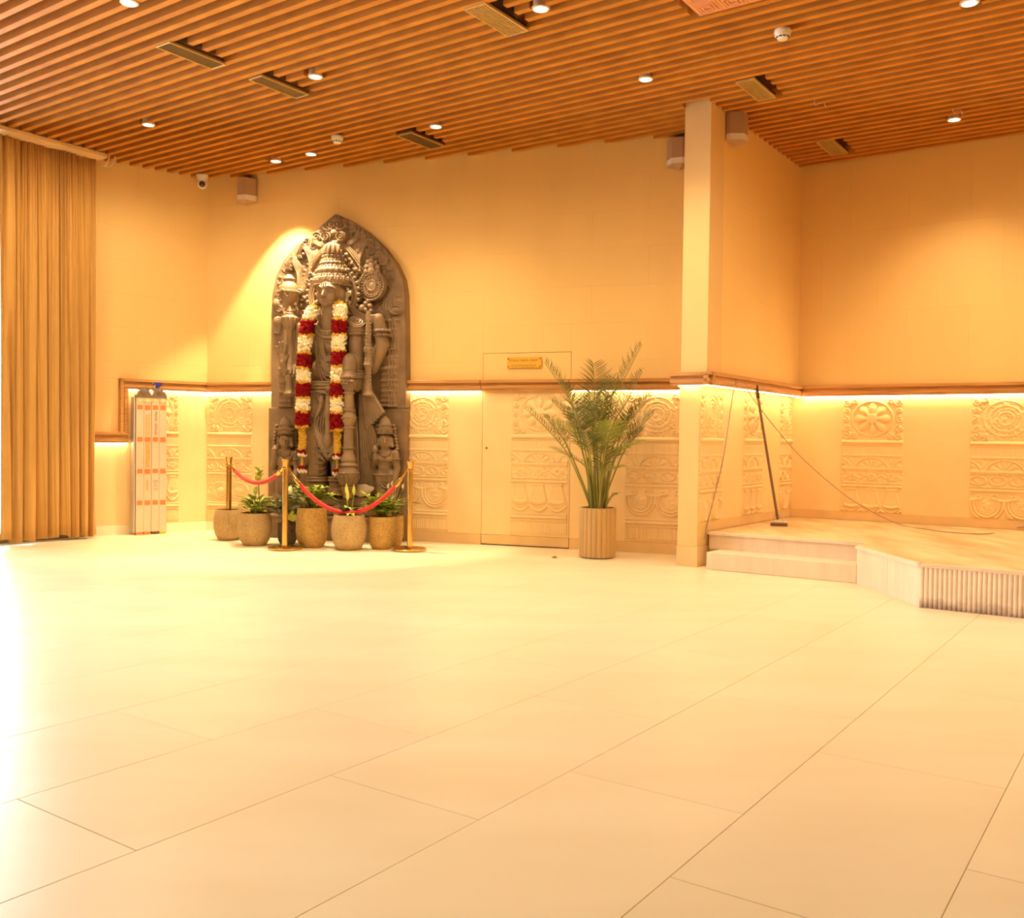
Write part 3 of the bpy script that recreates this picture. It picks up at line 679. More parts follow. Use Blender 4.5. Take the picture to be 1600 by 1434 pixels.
for i, (b, a) in enumerate(dl_ba):
    t = downlight(b, a, dl_names[i])
    w_, c_, k_ = {9: (4.4, 74, 0.3), 8: (3.4, 64, 0.3), 7: (1.25, 112, 1.0), 6: (1.0, 104, 1.0), 4: (1.0, 112, 1.0)}.get(i, (0.85, 176, 0.55)); spot(t, SPOT_W * w_, c_, k_)
for (b, a) in ((-8.7, 4.15), (-3.9, 4.15), (-1.3, 5.85), (1.1, 7.5), (1.6, 9.6), (-8.7, 2.0), (-6.35, 2.0), (-3.9, 1.2), (-1.3, 3.2), (1.1, 5.0)):
    e = thing('downlight', 'round recessed downlight of the ceiling outside the frame', 'downlight', hc(b, a), 'ceiling downlights outside the frame')
    mesh_obj('lens', lathe(B(), [(0.05, -0.002), (0.051, -0.006), (0.02, -0.0075)], 24), M['bulb'], e, True); spot(e, SPOT_W * (1.9 if b > 1.0 and a > 7 else 0.4 if b > -1.5 else 0.7))

vent_lab = ['plain bronze air vent nearest the curtain side', 'plain bronze air vent left of a downlight', 'plain bronze air vent nearest the back wall',
            'large striped grille near the top edge', 'striped grille beside the pillar top', 'striped grille in the alcove corner']
for (a0, a1, b0, b1, kind), lab in zip(vents, vent_lab):
    t = thing('air_vent', lab, 'air vent', hc((b0 + b1) / 2, (a0 + a1) / 2, ZC - 0.012), 'ceiling air vents')
    w, l = (b1 - b0) / 2, (a1 - a0) / 2; fb = 0.013
    bm = B(); box(bm, -w, w, -l, -l + fb, 0, 0.02, 0.002); box(bm, -w, w, l - fb, l, 0, 0.02, 0.002); box(bm, -w, -w + fb, -l + fb, l - fb, 0, 0.02, 0.002); box(bm, w - fb, w, -l + fb, l - fb, 0, 0.02, 0.002)
    mesh_obj('frame', bm, M['bronze_frame'], t)
    mesh_obj('backing', box(B(), -w + 0.002, w - 0.002, -l + 0.002, l - 0.002, 0.024, 0.04), M['black'] if kind == 'grille' else M['bronze'], t)
    n = 9 if kind == 'grille' else 16
    proto = None
    for i in range(n):
        x = -w + fb + (2 * w - 2 * fb) * (i + 0.5) / n; hw = (w - fb) / n * (0.50 if kind == 'grille' else 0.7)
        if proto is None: proto = o = mesh_obj('slat', box(B(), -hw, hw, -l + fb, l - fb, 0.004, 0.022), M['bronze_frame'] if kind == 'grille' else M['bronze'], t)
        else: o = link(proto.copy()); o.parent = t
        o.location = (x, 0, 0)
# copper coloured hatch with an embossed grid
t = thing('access_hatch', 'square copper coloured hatch with embossed grid at the top edge', 'hatch', hc((hatch[2] + hatch[3]) / 2, (hatch[0] + hatch[1]) / 2, ZC - 0.004), None)
mesh_obj('panel', box(B(), -0.298, 0.298, -0.298, 0.298, 0.0, 0.15, 0.003), M['copper_panel'], t)
bm = B()
for i in range(3):
    for j in range(3):
        x, y = -0.19 + i * 0.19, -0.19 + j * 0.19
        for s, hgt in ((0.088, 0.004), (0.062, 0.007), (0.036, 0.010)):
            for k in range(4):
                R = Matrix.Rotation(k * PI / 2, 3, 'Z'); vv = [R @ Vector(p) + Vector((x, y, 0)) for p in ((-s, -s, -hgt), (s, -s, -hgt), (s - 0.012, -s + 0.012, -hgt), (-s + 0.012, -s + 0.012, -hgt), (-s, -s, 0.001), (s, -s, 0.001), (s - 0.012, -s + 0.012, 0.001), (-s + 0.012, -s + 0.012, 0.001))]
                w_ = [bm.verts.new(p) for p in vv]
                for f in ((3, 2, 1, 0), (0, 1, 5, 4), (2, 3, 7, 6)): bm.faces.new([w_[i_] for i_ in f])
emb = mesh_obj('embossing', bm, M['copper_panel'], t); emb['kind'] = 'stuff'
# smoke detectors
def detector(b, a, lab):
    t = thing('smoke_detector', lab, 'smoke detector', hc(b, a), 'ceiling smoke detectors')
    mesh_obj('mount', lathe(B(), [(0.062, 0.0), (0.064, -0.02), (0.060, -0.024)], 28), M['white'], t, True)
    mesh_obj('body', lathe(B(), [(0.060, -0.022), (0.058, -0.045), (0.036, -0.072), (0.03, -0.075)], 28), M['white'], t, True)
    for k in range(10):
        s = mesh_obj('slot', box(B(), -0.010, 0.010, -0.0505, -0.046, -0.063, -0.050), M['black'], t); s.matrix_local = Matrix.Rotation(k * PI / 5, 4, 'Z')
for q, lab in (((527, 213), 'white round smoke detector near the back wall downlights'), ((1223, 47), 'white round smoke detector above the alcove mouth')):
    p = F_HALL.inverted() @ floor_at(q[0], q[1], ZC); detector(p.x, p.y, lab)
# dome camera in the corner
p = F_HALL.inverted() @ floor_at(316, 274, ZC)
t = thing('security_camera', 'white ball security camera under the slats in the back corner', 'camera', hc(p.x, p.y), None)
mesh_obj('mount', lathe(B(), [(0.072, 0.0), (0.070, -0.02), (0.052, -0.06), (0.048, -0.075)], 28), M['white'], t, True)
mesh_obj('ball', ball(B(), (0, 0, -0.105), (0.058, 0.058, 0.062), 22, 14), M['white'], t, True)
cd_ = (CAM - (t.matrix_world @ Vector((0, 0, -0.105)))); cdl = t.matrix_world.to_3x3().inverted() @ cd_; q = cdl.to_track_quat('Z', 'Y').to_matrix().to_4x4()
o = mesh_obj('lens', lathe(B(), [(0.036, 0.045), (0.036, 0.060), (0.03, 0.062), (0.012, 0.058)], 22), M['lens'], t, True); o.matrix_local = Matrix.Translation((0, 0, -0.105)) @ q
o = mesh_obj('painted_glint', box(B(), -0.016, 0.016, -0.020, -0.010, 0.060, 0.0635, 0.001), M['speaker'], t); o.matrix_local = Matrix.Translation((0, 0, -0.105)) @ q  # glint on the lens made as a small paler plate
# wall loudspeakers
def speaker(F, x, z, y, lab):
    t = thing('wall_speaker', lab, 'loudspeaker', F @ Matrix.Translation((x, y, z)), 'wall loudspeakers')
    plan = [(-0.125, -0.012), (-0.125, -0.05), (-0.055, -0.16), (0.055, -0.16), (0.125, -0.05), (0.125, -0.012)]
    def loft(bm, z0, z1, s0=1.0, s1=1.0, tip=None):
        a = [bm.verts.new((px * s0, py * s0, z0)) for px, py in plan]
        if tip: v = bm.verts.new(tip); [bm.faces.new((a[i], v, a[(i + 1) % 6])) for i in range(6)]; bm.faces.new(a)
        else:
            b = [bm.verts.new((px * s1, py * s1, z1)) for px, py in plan]
            for i in range(6): bm.faces.new((a[i], a[(i + 1) % 6], b[(i + 1) % 6], b[i]))
            bm.faces.new(b); bm.faces.new(a[::-1])
        bmesh.ops.recalc_face_normals(bm, faces=bm.faces); return bm
    mesh_obj('shell', loft(B(), 0.06, 0.265), M['speaker'], t)
    mesh_obj('cap', loft(B(), 0.265, 0.272, 0.96, 0.90), M['speaker'], t)
    mesh_obj('band', loft(B(), 0.0, 0.058, 1.02, 1.02), M['white'], t)
    mesh_obj('underside', loft(B(), -0.001, 0, 1.02, tip=(0, -0.05, -0.045)), M['speaker'], t)
    mesh_obj('bracket', box(box(B(), -0.04, 0.04, -0.014, 0, 0.08, 0.34, 0.002), -0.03, 0.03, -0.10, -0.012, 0.272, 0.29, 0.002), M['alu_frame'], t)
p = on(F_BACK, 383, 314, 0.08); speaker(F_BACK, p.x, p.z, 0, 'pale wall loudspeaker above and left of the statue')
p = on(F_BACK, 1060, 258, 0.08); speaker(F_BACK, p.x, p.z, 0, 'pale wall loudspeaker partly hidden by the pillar')
p = on(F_SIDE, 1153, 222, 0.08); speaker(F_SIDE, p.x, p.z, 0, 'pale wall loudspeaker right of the pillar top')
# loose wire at the pelmet end
w0 = F_HALL @ Vector((-9.95, 6.24, ZC - 0.04)); inv = F_LEFT.inverted(); w1 = on(F_LEFT, 152, 258, 0.06)
bm = B(); a0 = inv @ w0
tube(bm, spline([a0 + Vector((0.08, 0, 0.02)), a0 + Vector((0.04, -0.01, -0.09)), (a0 + w1) / 2 + Vector((0, -0.02, -0.06)), w1], 14), 0.006, 6)
tube(bm, spline([a0 + Vector((0.02, 0, 0.02)), a0 + Vector((-0.01, -0.01, -0.08)), a0 + Vector((-0.05, -0.01, -0.12))], 10), 0.006, 6)
o = mesh_obj('loose_wire', bm, M['white'], mw=F_LEFT, smooth=True); tag(o, 'two thin pale wires hanging at the end of the pelmet', 'wire')
# little loops of wire poking through the slats
for q, lab in (((1273, 160), 'left wire loop poking through the alcove slats'), ((1489, 172), 'right wire loop poking through the alcove slats')):
    p = floor_at(q[0], q[1] - 3, ZC + 0.01)
    bm = B(); tube(bm, [(0, 0, 0.07), (0, 0, -0.03), (0.012, 0, -0.045), (0.03, 0, -0.03), (0.10, 0.05, 0.0), (0.13, 0.08, -0.03)], 0.003, 6)
    tag(mesh_obj('wire_loop', bm, M['white'], mw=Matrix.Translation(p), smooth=True), lab, 'wire', 'wire loops under the alcove slats')

# ================================================================== CURTAIN
def curtain(name, a0, a1, b, lab):
    n, mz = 640, 26; rr = np.random.default_rng(5)
    s = np.linspace(0, 1, n); zt, zb = ZC - 0.05, 0.030; vs = []
    def pleat(x, sh): return np.abs(np.sin(PI * x)) ** sh
    for j in range(mz + 1):
        v = j / mz
        warp = 0.030 * np.sin(7.3 * s + 1.2) + 0.016 * np.sin(19 * s + 2.0 * v + 0.5) + 0.010 * np.sin(31 * s + 3.1 * v * np.sin(9 * s)) + 0.010 * v * np.sin(23 * s + 2)
        x = s + warp
        big = pleat(8.5 * x + 0.15 * np.sin(3 * v + 12 * s), 0.55); mid_ = pleat(17 * x + 0.3 + 0.12 * np.sin(4 * v + 20 * s), 0.7); fine = pleat(35 * x + 0.2, 0.9)
        k = v ** 0.8
        f = big * (0.030 + 0.085 * k) + mid_ * (0.045 * (1 - 0.55 * k)) * (0.6 + 0.4 * np.sin(11 * s)) + fine * 0.022 * (1 - 0.8 * k)
        a = a0 + (a1 - a0) * s * (1 + 0.014 * v) + 0.015 * np.sin(s * 53 + 4 * v) * v
        bb = b - 0.06 + f + 0.012 * np.sin(s * 21 + v * 2)
        hem = np.where(v > 0.99, 0.045 * np.clip(np.sin(s * 11 + 1.4) - 0.3, 0, 1) + 0.010 * np.sin(s * 33), 0)
        for i in range(n): vs.append((bb[i], a[i], zt + (zb - zt) * v + hem[i]))
    idx = np.arange(n * (mz + 1)).reshape(mz + 1, n)
    fs = np.stack([idx[:-1, :-1].ravel(), idx[1:, :-1].ravel(), idx[1:, 1:].ravel(), idx[:-1, 1:].ravel()], 1).tolist()
    t = thing(name, lab, 'curtain', F_HALL.copy())
    o = mesh_obj('cloth', (vs, fs), M['curtain'], t, True)
    md = o.modifiers.new('thick', 'SOLIDIFY'); md.thickness = 0.004
    bm = B(); box(bm, b - 0.03, b + 0.03, a0 - 0.5, a1 + 0.02, ZC - 0.062, ZC - 0.045, 0.002); mesh_obj('track', bm, M['pale_wood'], t)
    return t
curtain('curtain', 5.10, 6.19, -10.10, 'floor length mustard curtain gathered at the left edge')

# ================================================================== ROPE STANCHIONS
def at_floor(px, py): p = floor_at(px, py); return Matrix.Translation(p)
def post(name, mw, lab, base=True, h=1.0, r=0.030):
    t = thing(name, lab, 'stanchion', mw, 'brass rope stanchions')
    if base:
        mesh_obj('base', lathe(B(), [(0.155, 0.0), (0.178, 0.006), (0.178, 0.020), (0.165, 0.030), (0.05, 0.036)], 40), M['brass_dark'], t, True)
    mesh_obj('pole', lathe(B(), [(r, 0.03 if base else 0.0), (r, h - 0.095)], 24), M['brass'], t, True)
    mesh_obj('collar', lathe(B(), [(r + 0.004, h - 0.105), (r + 0.008, h - 0.10), (r + 0.008, h - 0.088), (r + 0.004, h - 0.083)], 24), M['brass'], t, True)
    mesh_obj('cap', lathe(B(), [(r, h - 0.085), (r + 0.004, h - 0.04), (r + 0.011, h - 0.012), (r + 0.011, h - 0.003), (r + 0.006, h)], 24), M['brass'], t, True)
    return t
P_MID = floor_at(445, 858); P_RGT = floor_at(640, 860); P_LFT = floor_at(357, 843)
def htop(p, py):
    d = ray(0, 0); import_y = p.y
    z = CAM.z; dd = (p - CAM).dot(fw)
    return 0
H_MID = 1.0
post('rope_stanchion', Matrix.Translation(P_MID), 'brass rope stanchion standing in front of the small dark pot', h=0.948)
post('rope_stanchion', Matrix.Translation(P_RGT), 'brass rope stanchion standing right of the flowerpots', h=0.942)
post('rope_stanchion', Matrix.Translation(P_LFT + Vector((0, 0, 0.014))), 'brass rope stanchion standing inside the empty speckled pot', base=False, h=0.932)
def rope(pa, pb, sag, lab, hooks=True):
    t = thing('barrier_rope', lab, 'rope', Matrix.Translation((pa + pb) / 2), 'red barrier ropes'); c = (pa + pb) / 2
    d = (pb - pa); n = 40; pts = []
    for i in range(n + 1):
        s = i / n; x = pa + d * s; x.z -= sag * (1 - (2 * s - 1) ** 2) ** 0.93; pts.append(x - c)
    mesh_obj('velvet', tube(B(), pts[3:-3], 0.0225, 14), M['rope'], t, True)
    for A in (pts[:5], pts[-5:][::-1]):
        mesh_obj('ferrule', tube(B(), A[2:5], [0.020, 0.027, 0.026], 14), M['brass'], t, True)
        mesh_obj('hook', tube(B(), [A[0], A[1], A[2]], [0.008, 0.011, 0.014], 8), M['brass'], t, True)
    return t
zc_ = 0.852
dirs = (P_MID - P_LFT).normalized()
rope(P_LFT + Vector((0, 0, 0.014 + 0.842)) + dirs * 0.034, P_MID + Vector((0, 0, zc_)) - dirs * 0.036, 0.18, 'shorter red velvet rope between the left and middle stanchions')
dirs = (P_RGT - P_MID).normalized()
rope(P_MID + Vector((0, 0, zc_)) + dirs * 0.036, P_RGT + Vector((0, 0, zc_)) - dirs * 0.036, 0.46, 'longer red velvet rope hanging in front of the statue')

# ================================================================== PLANTS
def blade(bm, base, tip, w, bend=0.0, up=Vector((0, 0, 1)), n=5, fold=0.25, shape=0.9, mi=0):
    base, tip = Vector(base), Vector(tip); ax = tip - base; L = ax.length
    side = ax.cross(up)
    if side.length < 1e-4: side = Vector((1, 0, 0))
    side.normalize(); nrm = side.cross(ax).normalized(); prev = None
    for i in range(n + 1):
        s = i / n; c = base + ax * s + nrm * bend * L * 4 * s * (1 - s)
        ww = w * (math.sin(PI * min(1, s ** shape * 0.94 + 0.06)) ** 0.8 if i < n else 0.02)
        row = [bm.verts.new(c - side * ww + nrm * ww * fold), bm.verts.new(c), bm.verts.new(c + side * ww + nrm * ww * fold)]
        if prev:
            for a_, b_ in ((0, 1), (1, 2)):
                f = bm.faces.new((prev[a_], prev[b_], row[b_], row[a_])); f.material_index = mi
        prev = row
def fern_frond(bm, base, tip, w, arch, n=14, r=None, mi=0):
    r = r or random; base, tip = Vector(base), Vector(tip); ctrl = [base, (base + tip) / 2 + Vector((0, 0, arch)), tip]; pts = spline(ctrl, n)
    tube(bm, pts, [0.003 * (1 - 0.7 * i / n) for i in range(n + 1)], 4, False, mi)
    for i in range(2, n + 1):
        t = (pts[min(i + 1, n)] - pts[i - 1]).normalized(); sd = t.cross(Vector((0, 0, 1)));
        if sd.length < 1e-3: sd = Vector((1, 0, 0))
        sd.normalize(); s = i / n; l = w * math.sin(PI * min(1, 0.18 + 0.82 * s)) ** 0.8 + 0.008
        for k in (-1, 1):
            blade(bm, pts[i], pts[i] + sd * k * l + t * l * 0.55 + Vector((0, 0, r.uniform(-0.3, 0.25) * l)), l * 0.24, 0.05, n=3, mi=mi)
def pot(name, lab, mw, prof, m, cat='flowerpot', soil=None, group='flowerpots before the statue', rim=0.018):
    t = thing(name, lab, cat, mw, group)
    inner = [(max(r - rim, 0.01), z) for r, z in prof if z > 0.03][::-1] + [(0.03, 0.014)]
    mesh_obj('vessel', lathe(B(), [(prof[0][0] * 0.9, 0.0)] + prof + inner, 36), m, t, True)
    if soil:
        rs = np.interp(soil, [z for r, z in prof], [r for r, z in prof]) - rim * 1.15
        mesh_obj('soil', lathe(B(), [(rs, soil - 0.03), (rs, soil), (rs * 0.5, soil + 0.008), (0.01, soil + 0.01)], 24), M['soil'], t, True)
    return t
def scale_prof(pts, r, h): return [(r * a, h * b) for a, b in pts]
ROUND = [(0.60, 0.0), (0.70, 0.03), (0.86, 0.18), (0.97, 0.38), (1.0, 0.55), (0.97, 0.75), (0.90, 0.92), (0.86, 1.0)]
TALL = [(0.62, 0.0), (0.74, 0.03), (0.90, 0.16), (1.0, 0.36), (0.99, 0.55), (0.94, 0.80), (0.90, 1.0)]
UPR = [(0.58, 0.0), (0.72, 0.03), (0.90, 0.18), (0.99, 0.36), (0.98, 0.65), (0.97, 1.0)]
def potpos(px, py, r): # photo pixel of the nearest bottom point -> centre a radius further away
    p = floor_at(px, py); d = Vector((p.x, p.y, 0)).normalized(); return p + d * r * 0.62
def px_m(p): return (p - CAM).dot(fw) / FOC
def place(px, py, wpx):
    p = floor_at(px, py); r = wpx / 2 * px_m(p); return potpos(px, py, r), r
# empty pot with the post
pA, rA = place(357, 848.5, 43)
pA = P_LFT.copy(); tA = pot('flowerpot', 'speckled round pot with a brass post standing in it', Matrix.Translation(pA), scale_prof(ROUND, 0.168, 0.345), M['pot'])
pB, rB = place(398, 853, 53); tB = pot('flowerpot', 'speckled round pot holding a bushy variegated plant', Matrix.Translation(pB), scale_prof(ROUND, rB, 0.352), M['pot'], soil=0.32)
pC, rC = place(449, 851, 31); tC = pot('flowerpot', 'small dark pot behind the middle stanchion', Matrix.Translation(pC), scale_prof(UPR, rC, 0.235), M['pot_dark'], soil=0.20)
pD, rD = place(487, 856, 50); tD = pot('flowerpot', 'tall golden pot with a fern, right of the middle stanchion', Matrix.Translation(pD), scale_prof(TALL, rD, 0.425), M['pot_gold'], soil=0.395)
pE, rE = place(545, 860, 56); tE = pot('flowerpot', 'speckled round pot under the lowest part of the rope', Matrix.Translation(pE), scale_prof(ROUND, rE, 0.365), M['pot'], soil=0.34)
pF, rF = place(596, 858.5, 42); tF = pot('flowerpot', 'golden brown pot with a bushy light fern', Matrix.Translation(pF), scale_prof(UPR, rF, 0.345), M['pot_gold'], soil=0.315)
pG, rG = place(606, 853, 33); tG = pot('flowerpot', 'narrow golden pot half hidden behind the fern pot', Matrix.Translation(pG + Vector((0.06, -0.04, 0))), scale_prof(UPR, rG, 0.33), M['pot_gold'], soil=0.30)

def plant(name, lab, mw, group='plants in the flowerpots'): return thing(name, lab, 'plant', mw, group)
R1 = random.Random(3)
def leaf_tuft(t, n, z0, r_out, h0, h1, w, m, name='leaf', lean=(0, 0), stemmed=True, bend=0.12, shape=0.9, sector=None):
    for i in range(n):
        th = R1.uniform(*(sector or (0, 2 * PI))); rr = r_out * math.sqrt(R1.uniform(0.05, 1)); h = R1.uniform(h0, h1) * (1 - 0.45 * (rr / r_out) ** 2)
        base = Vector((math.cos(th) * 0.02, math.sin(th) * 0.02, z0)); mid = Vector((math.cos(th) * rr * 0.6 + lean[0] * h, math.sin(th) * rr * 0.6 + lean[1] * h, z0 + h * 0.72))
        tip = Vector((math.cos(th) * rr * 1.15 + lean[0] * h, math.sin(th) * rr * 1.15 + lean[1] * h, z0 + h * R1.uniform(0.75, 1.05)))
        bm = B(); tube(bm, [base, base.lerp(mid, 0.6) + Vector((0, 0, 0.02)), mid], 0.0035, 5, False); blade(bm, mid, mid + (tip - mid) * 1.0 + Vector((math.cos(th), math.sin(th), 0)) * 0.04, w * R1.uniform(0.75, 1.15), bend, shape=shape)
        mesh_obj(name, bm, m, t, True)
# B: bushy variegated plant
t = plant('variegated_shrub', 'bushy green and yellow variegated plant in the second pot from left', Matrix.Translation(pB + Vector((0, 0, 0.31))))
leaf_tuft(t, 56, 0.0, 0.21, 0.14, 0.33, 0.028, M['varieg']); leaf_tuft(t, 22, 0.0, 0.17, 0.10, 0.26, 0.026, M['fern'])
leaf_tuft(t, 5, 0.0, 0.06, 0.30, 0.38, 0.024, M['fern'])
# tall single leaf cluster behind the rope
q = floor_at(404, 846); c = on(F_BACK, 404, 770, 0.45); cw = F_BACK @ c
t = plant('slender_plant', 'slender stem with a yellow green leaf cluster behind the shorter rope', Matrix.Translation((cw.x, cw.y, 0.0)))
bm = B(); tube(bm, [(0, 0, 0.0), (0.015, 0, 0.3), (0.0, 0, 0.62)], 0.006, 6); mesh_obj('stem', bm, M['dark_leaf'], t, True)
for i in range(9):
    th = i * 2.4; bm = B(); z = 0.62 + 0.02 * i
    blade(bm, (0, 0, z), (math.cos(th) * 0.085, math.sin(th) * 0.085, z + 0.07), 0.034, 0.1); mesh_obj('leaf', bm, M['lime'] if i % 3 else M['varieg'], t, True)
# C: round lime leaf and dark foliage behind the post
t = plant('dark_leaved_plant', 'dark drooping leaves above the small dark pot', Matrix.Translation(pC + Vector((0, 0, 0.20))))
leaf_tuft(t, 24, 0.0, 0.20, 0.22, 0.46, 0.036, M['dark_leaf'], bend=0.2); leaf_tuft(t, 30, 0.0, 0.20, 0.32, 0.56, 0.032, M['grey_leaf'], bend=0.15); leaf_tuft(t, 14, 0.0, 0.17, 0.30, 0.52, 0.030, M['varieg'], bend=0.15)
bm = B(); c = Vector((0.075, -0.09, 0.06)); blade(bm, c, c + Vector((0.004, -0.012, 0.12)), 0.052, 0.02, up=Vector((0, -1, 0)), fold=0.1, shape=0.6); tube(bm, [(0, 0, 0), (0.05, -0.05, 0.04), c], 0.003, 5, False)
mesh_obj('leaf', bm, M['lime'], t, True)['label'] = 'broad lime yellow leaf'
# D: fern with silvery leaves
t = plant('fern', 'light green fern spilling over the tall golden pot', Matrix.Translation(pD + Vector((0, 0, 0.39))))
for i in range(40):
    th = R1.uniform(0, 2 * PI); rr = R1.uniform(0.10, 0.32); bm = B()
    fern_frond(bm, (0, 0, 0), (math.cos(th) * rr, math.sin(th) * rr * 0.8, R1.uniform(0.05, 0.27)), 0.055, 0.09, 12, R1); mesh_obj('frond', bm, M['fern'], t, True)
leaf_tuft(t, 26, 0.0, 0.27, 0.14, 0.32, 0.030, M['grey_leaf'], sector=(1.9, 4.4))
# E: low dark rosette with yellow buds
t = plant('lily_plant', 'low leafy plant with upright yellow buds in the middle pot', Matrix.Translation(pE + Vector((0, 0, 0.34))))
for i in range(16):
    th = i * 2.399; bm = B(); l = R1.uniform(0.12, 0.20)
    blade(bm, (0, 0, 0), (math.cos(th) * l, math.sin(th) * l, R1.uniform(0.02, 0.12)), 0.030, 0.18); mesh_obj('leaf', bm, M['dark_leaf'] if i % 2 else M['fern'], t, True)
for x, y, h in ((-0.035, 0.03, 0.33), (0.045, 0.02, 0.32), (-0.015, -0.01, 0.27)):
    bm = B(); tube(bm, [(x * 0.3, y * 0.3, 0), (x, y, h - 0.09)], 0.004, 6); mesh_obj('stem', bm, M['fern'], t, True)
    mesh_obj('bud', lathe(B(), [(0.006, 0), (0.019, 0.03), (0.018, 0.06), (0.007, 0.10), (0.002, 0.115)], 10, c=(x, y, h - 0.09)), M['bud'], t, True)
# F: bushy fern
t = plant('fern', 'bushy bright fern in the golden brown pot at the right', Matrix.Translation(pF + Vector((0, 0, 0.31))))
for i in range(60):
    th = R1.uniform(0, 2 * PI); rr = R1.uniform(0.06, 0.31); bm = B()
    fern_frond(bm, (0, 0, 0), (math.cos(th) * rr, math.sin(th) * rr * 0.8, R1.uniform(0.06, 0.34)), 0.050, 0.06, 11, R1); mesh_obj('frond', bm, M['fern'], t, True)
# G: broad dark leaves to the right
t = plant('dark_leaved_plant', 'broad dark leaves reaching right behind the right stanchion', Matrix.Translation(pG + Vector((0.06, -0.04, 0.30))))
for (x, z, w) in ((0.20, 0.10, 0.045), (0.26, 0.16, 0.04), (0.14, 0.30, 0.04), (-0.12, 0.33, 0.035), (-0.20, 0.38, 0.035), (0.06, 0.40, 0.035)):
    bm = B(); tube(bm, [(0, 0, 0), (x * 0.3, -0.02, z * 0.7), (x * 0.5, -0.03, z * 0.85)], 0.004, 5, False); blade(bm, (x * 0.5, -0.03, z * 0.85), (x * 1.25, -0.05, z), w, 0.12); mesh_obj('leaf', bm, M['dark_leaf'], t, True)
for i in range(5):
    x, z = -0.05 + 0.04 * i, 0.33 + 0.03 * (i % 2); bm = B(); blade(bm, (x, -0.04, z), (x + 0.01, -0.05, z + 0.06), 0.017, 0.1, fold=0.4); tube(bm, [(0, 0, 0.1), (x, -0.04, z)], 0.0025, 5, False); mesh_obj('flower', bm, M['fl_white'], t, True)

# ---- tall palm in its fluted planter
pp = floor_at(933, 873); dpp = Vector((pp.x, pp.y, 0)).normalized(); PP = pp + dpp * 0.13; mpp = px_m(PP)
RP = 0.183; HP = 0.505
t = thing('planter', 'tall fluted tan planter holding the palm by the door', 'planter', Matrix.Translation(PP))
prof = []; nf = 22
ring = []
for i in range(nf * 6):
    th = 2 * PI * i / (nf * 6); fr = (i % 6) / 6; ring.append((th, RP - 0.010 + 0.012 * abs(math.sin(PI * fr)) ** 0.5))
bm = B(); rings = []
for z, k in ((0.012, 1.0), (HP - 0.004, 1.0), (HP, 0.985), (HP, 0.90), (HP - 0.06, 0.88)):
    rings.append([bm.verts.new((math.cos(th) * r * k, math.sin(th) * r * k, z)) for th, r in ring])
for A, C_ in zip(rings, rings[1:]):
    for i in range(len(A)): bm.faces.new((A[i], A[(i + 1) % len(A)], C_[(i + 1) % len(A)], C_[i]))
bm.faces.new(rings[0][::-1])
mesh_obj('vessel', bm, M['pot_flute'], t)
mesh_obj('foot', lathe(B(), [(RP * 0.86, 0.0), (RP * 0.86, 0.014)], 32), M['pot_dark'], t)
mesh_obj('soil', lathe(B(), [(RP * 0.86, HP - 0.07), (RP * 0.86, HP - 0.045), (0.02, HP - 0.035)], 28), M['soil'], t, True)
palm = thing('potted_palm', 'tall areca palm with many arching fronds beside the door', 'palm', Matrix.Translation(PP + Vector((0, 0, HP - 0.045))))
right = Vector((dpp.y, -dpp.x, 0)); PZ = HP - 0.045
def pv(px, py, dep): # pixel at the planter's distance plus dep metres away -> palm local
    d = ray(px, py); k_ = ((PP + dpp * dep - CAM).dot(dpp)) / d.dot(dpp); return CAM + d * k_ - PP - Vector((0, 0, PZ))
R2 = random.Random(8)
def frond(base, mid, tip, depth, width, n, m, droop=0.3, start=0.42):
    b0 = Vector((R2.uniform(-0.08, 0.08), R2.uniform(-0.08, 0.08), 0)); b0 = pv(base[0], 800, 0) * 0 + Vector((pv(base[0], 797, 0).x * 0.9, pv(base[0], 797, 0).y * 0.9, 0.0)) + dpp * R2.uniform(-0.07, 0.07)
    pts = spline([b0, pv(mid[0], mid[1], depth * 0.55), pv((mid[0] + tip[0]) / 2 + (mid[1] - tip[1]) * 0.02, (mid[1] + tip[1]) / 2 - 4, depth * 0.85), pv(tip[0], tip[1], depth)], 40)
    bm = B(); tube(bm, pts, [0.0085 * (1 - 0.8 * i / 40) + 0.001 for i in range(41)], 6)
    fr = mesh_obj('frond', bm, M['cane'], palm, True)
    bm = B(); k0 = int(start * 40); tot = int(n * 0.95)
    for i in range(tot):
        s = k0 + (40 - k0) * (i + 0.5) / tot; j = int(s); f = s - j; p = pts[j].lerp(pts[min(j + 1, 40)], f); tg = (pts[min(j + 1, 40)] - pts[max(j - 1, 0)]).normalized()
        sd = tg.cross(Vector((0, 0, 1)));
        if sd.length < 0.05: sd = right.copy()
        sd.normalize(); u_ = (s - k0) / (40 - k0); l = 1.2 * width * (math.sin(PI * (0.15 + 0.78 * u_)) ** 0.6) * R2.uniform(0.85, 1.1)
        nb = sd.cross(tg).normalized()
        for k in (-1, 1):
            e = p + (sd * k * 0.80 + tg * 0.62 + nb * (0.30 + R2.uniform(-0.2, 0.25))).normalized() * l + Vector((0, 0, -droop * l * 0.6))
            blade(bm, p, e, 0.0046, 0.14, up=nb, n=4, fold=0.35, shape=0.7)
    lv = mesh_obj('leaflets', bm, m, fr, True); lv['kind'] = 'stuff'
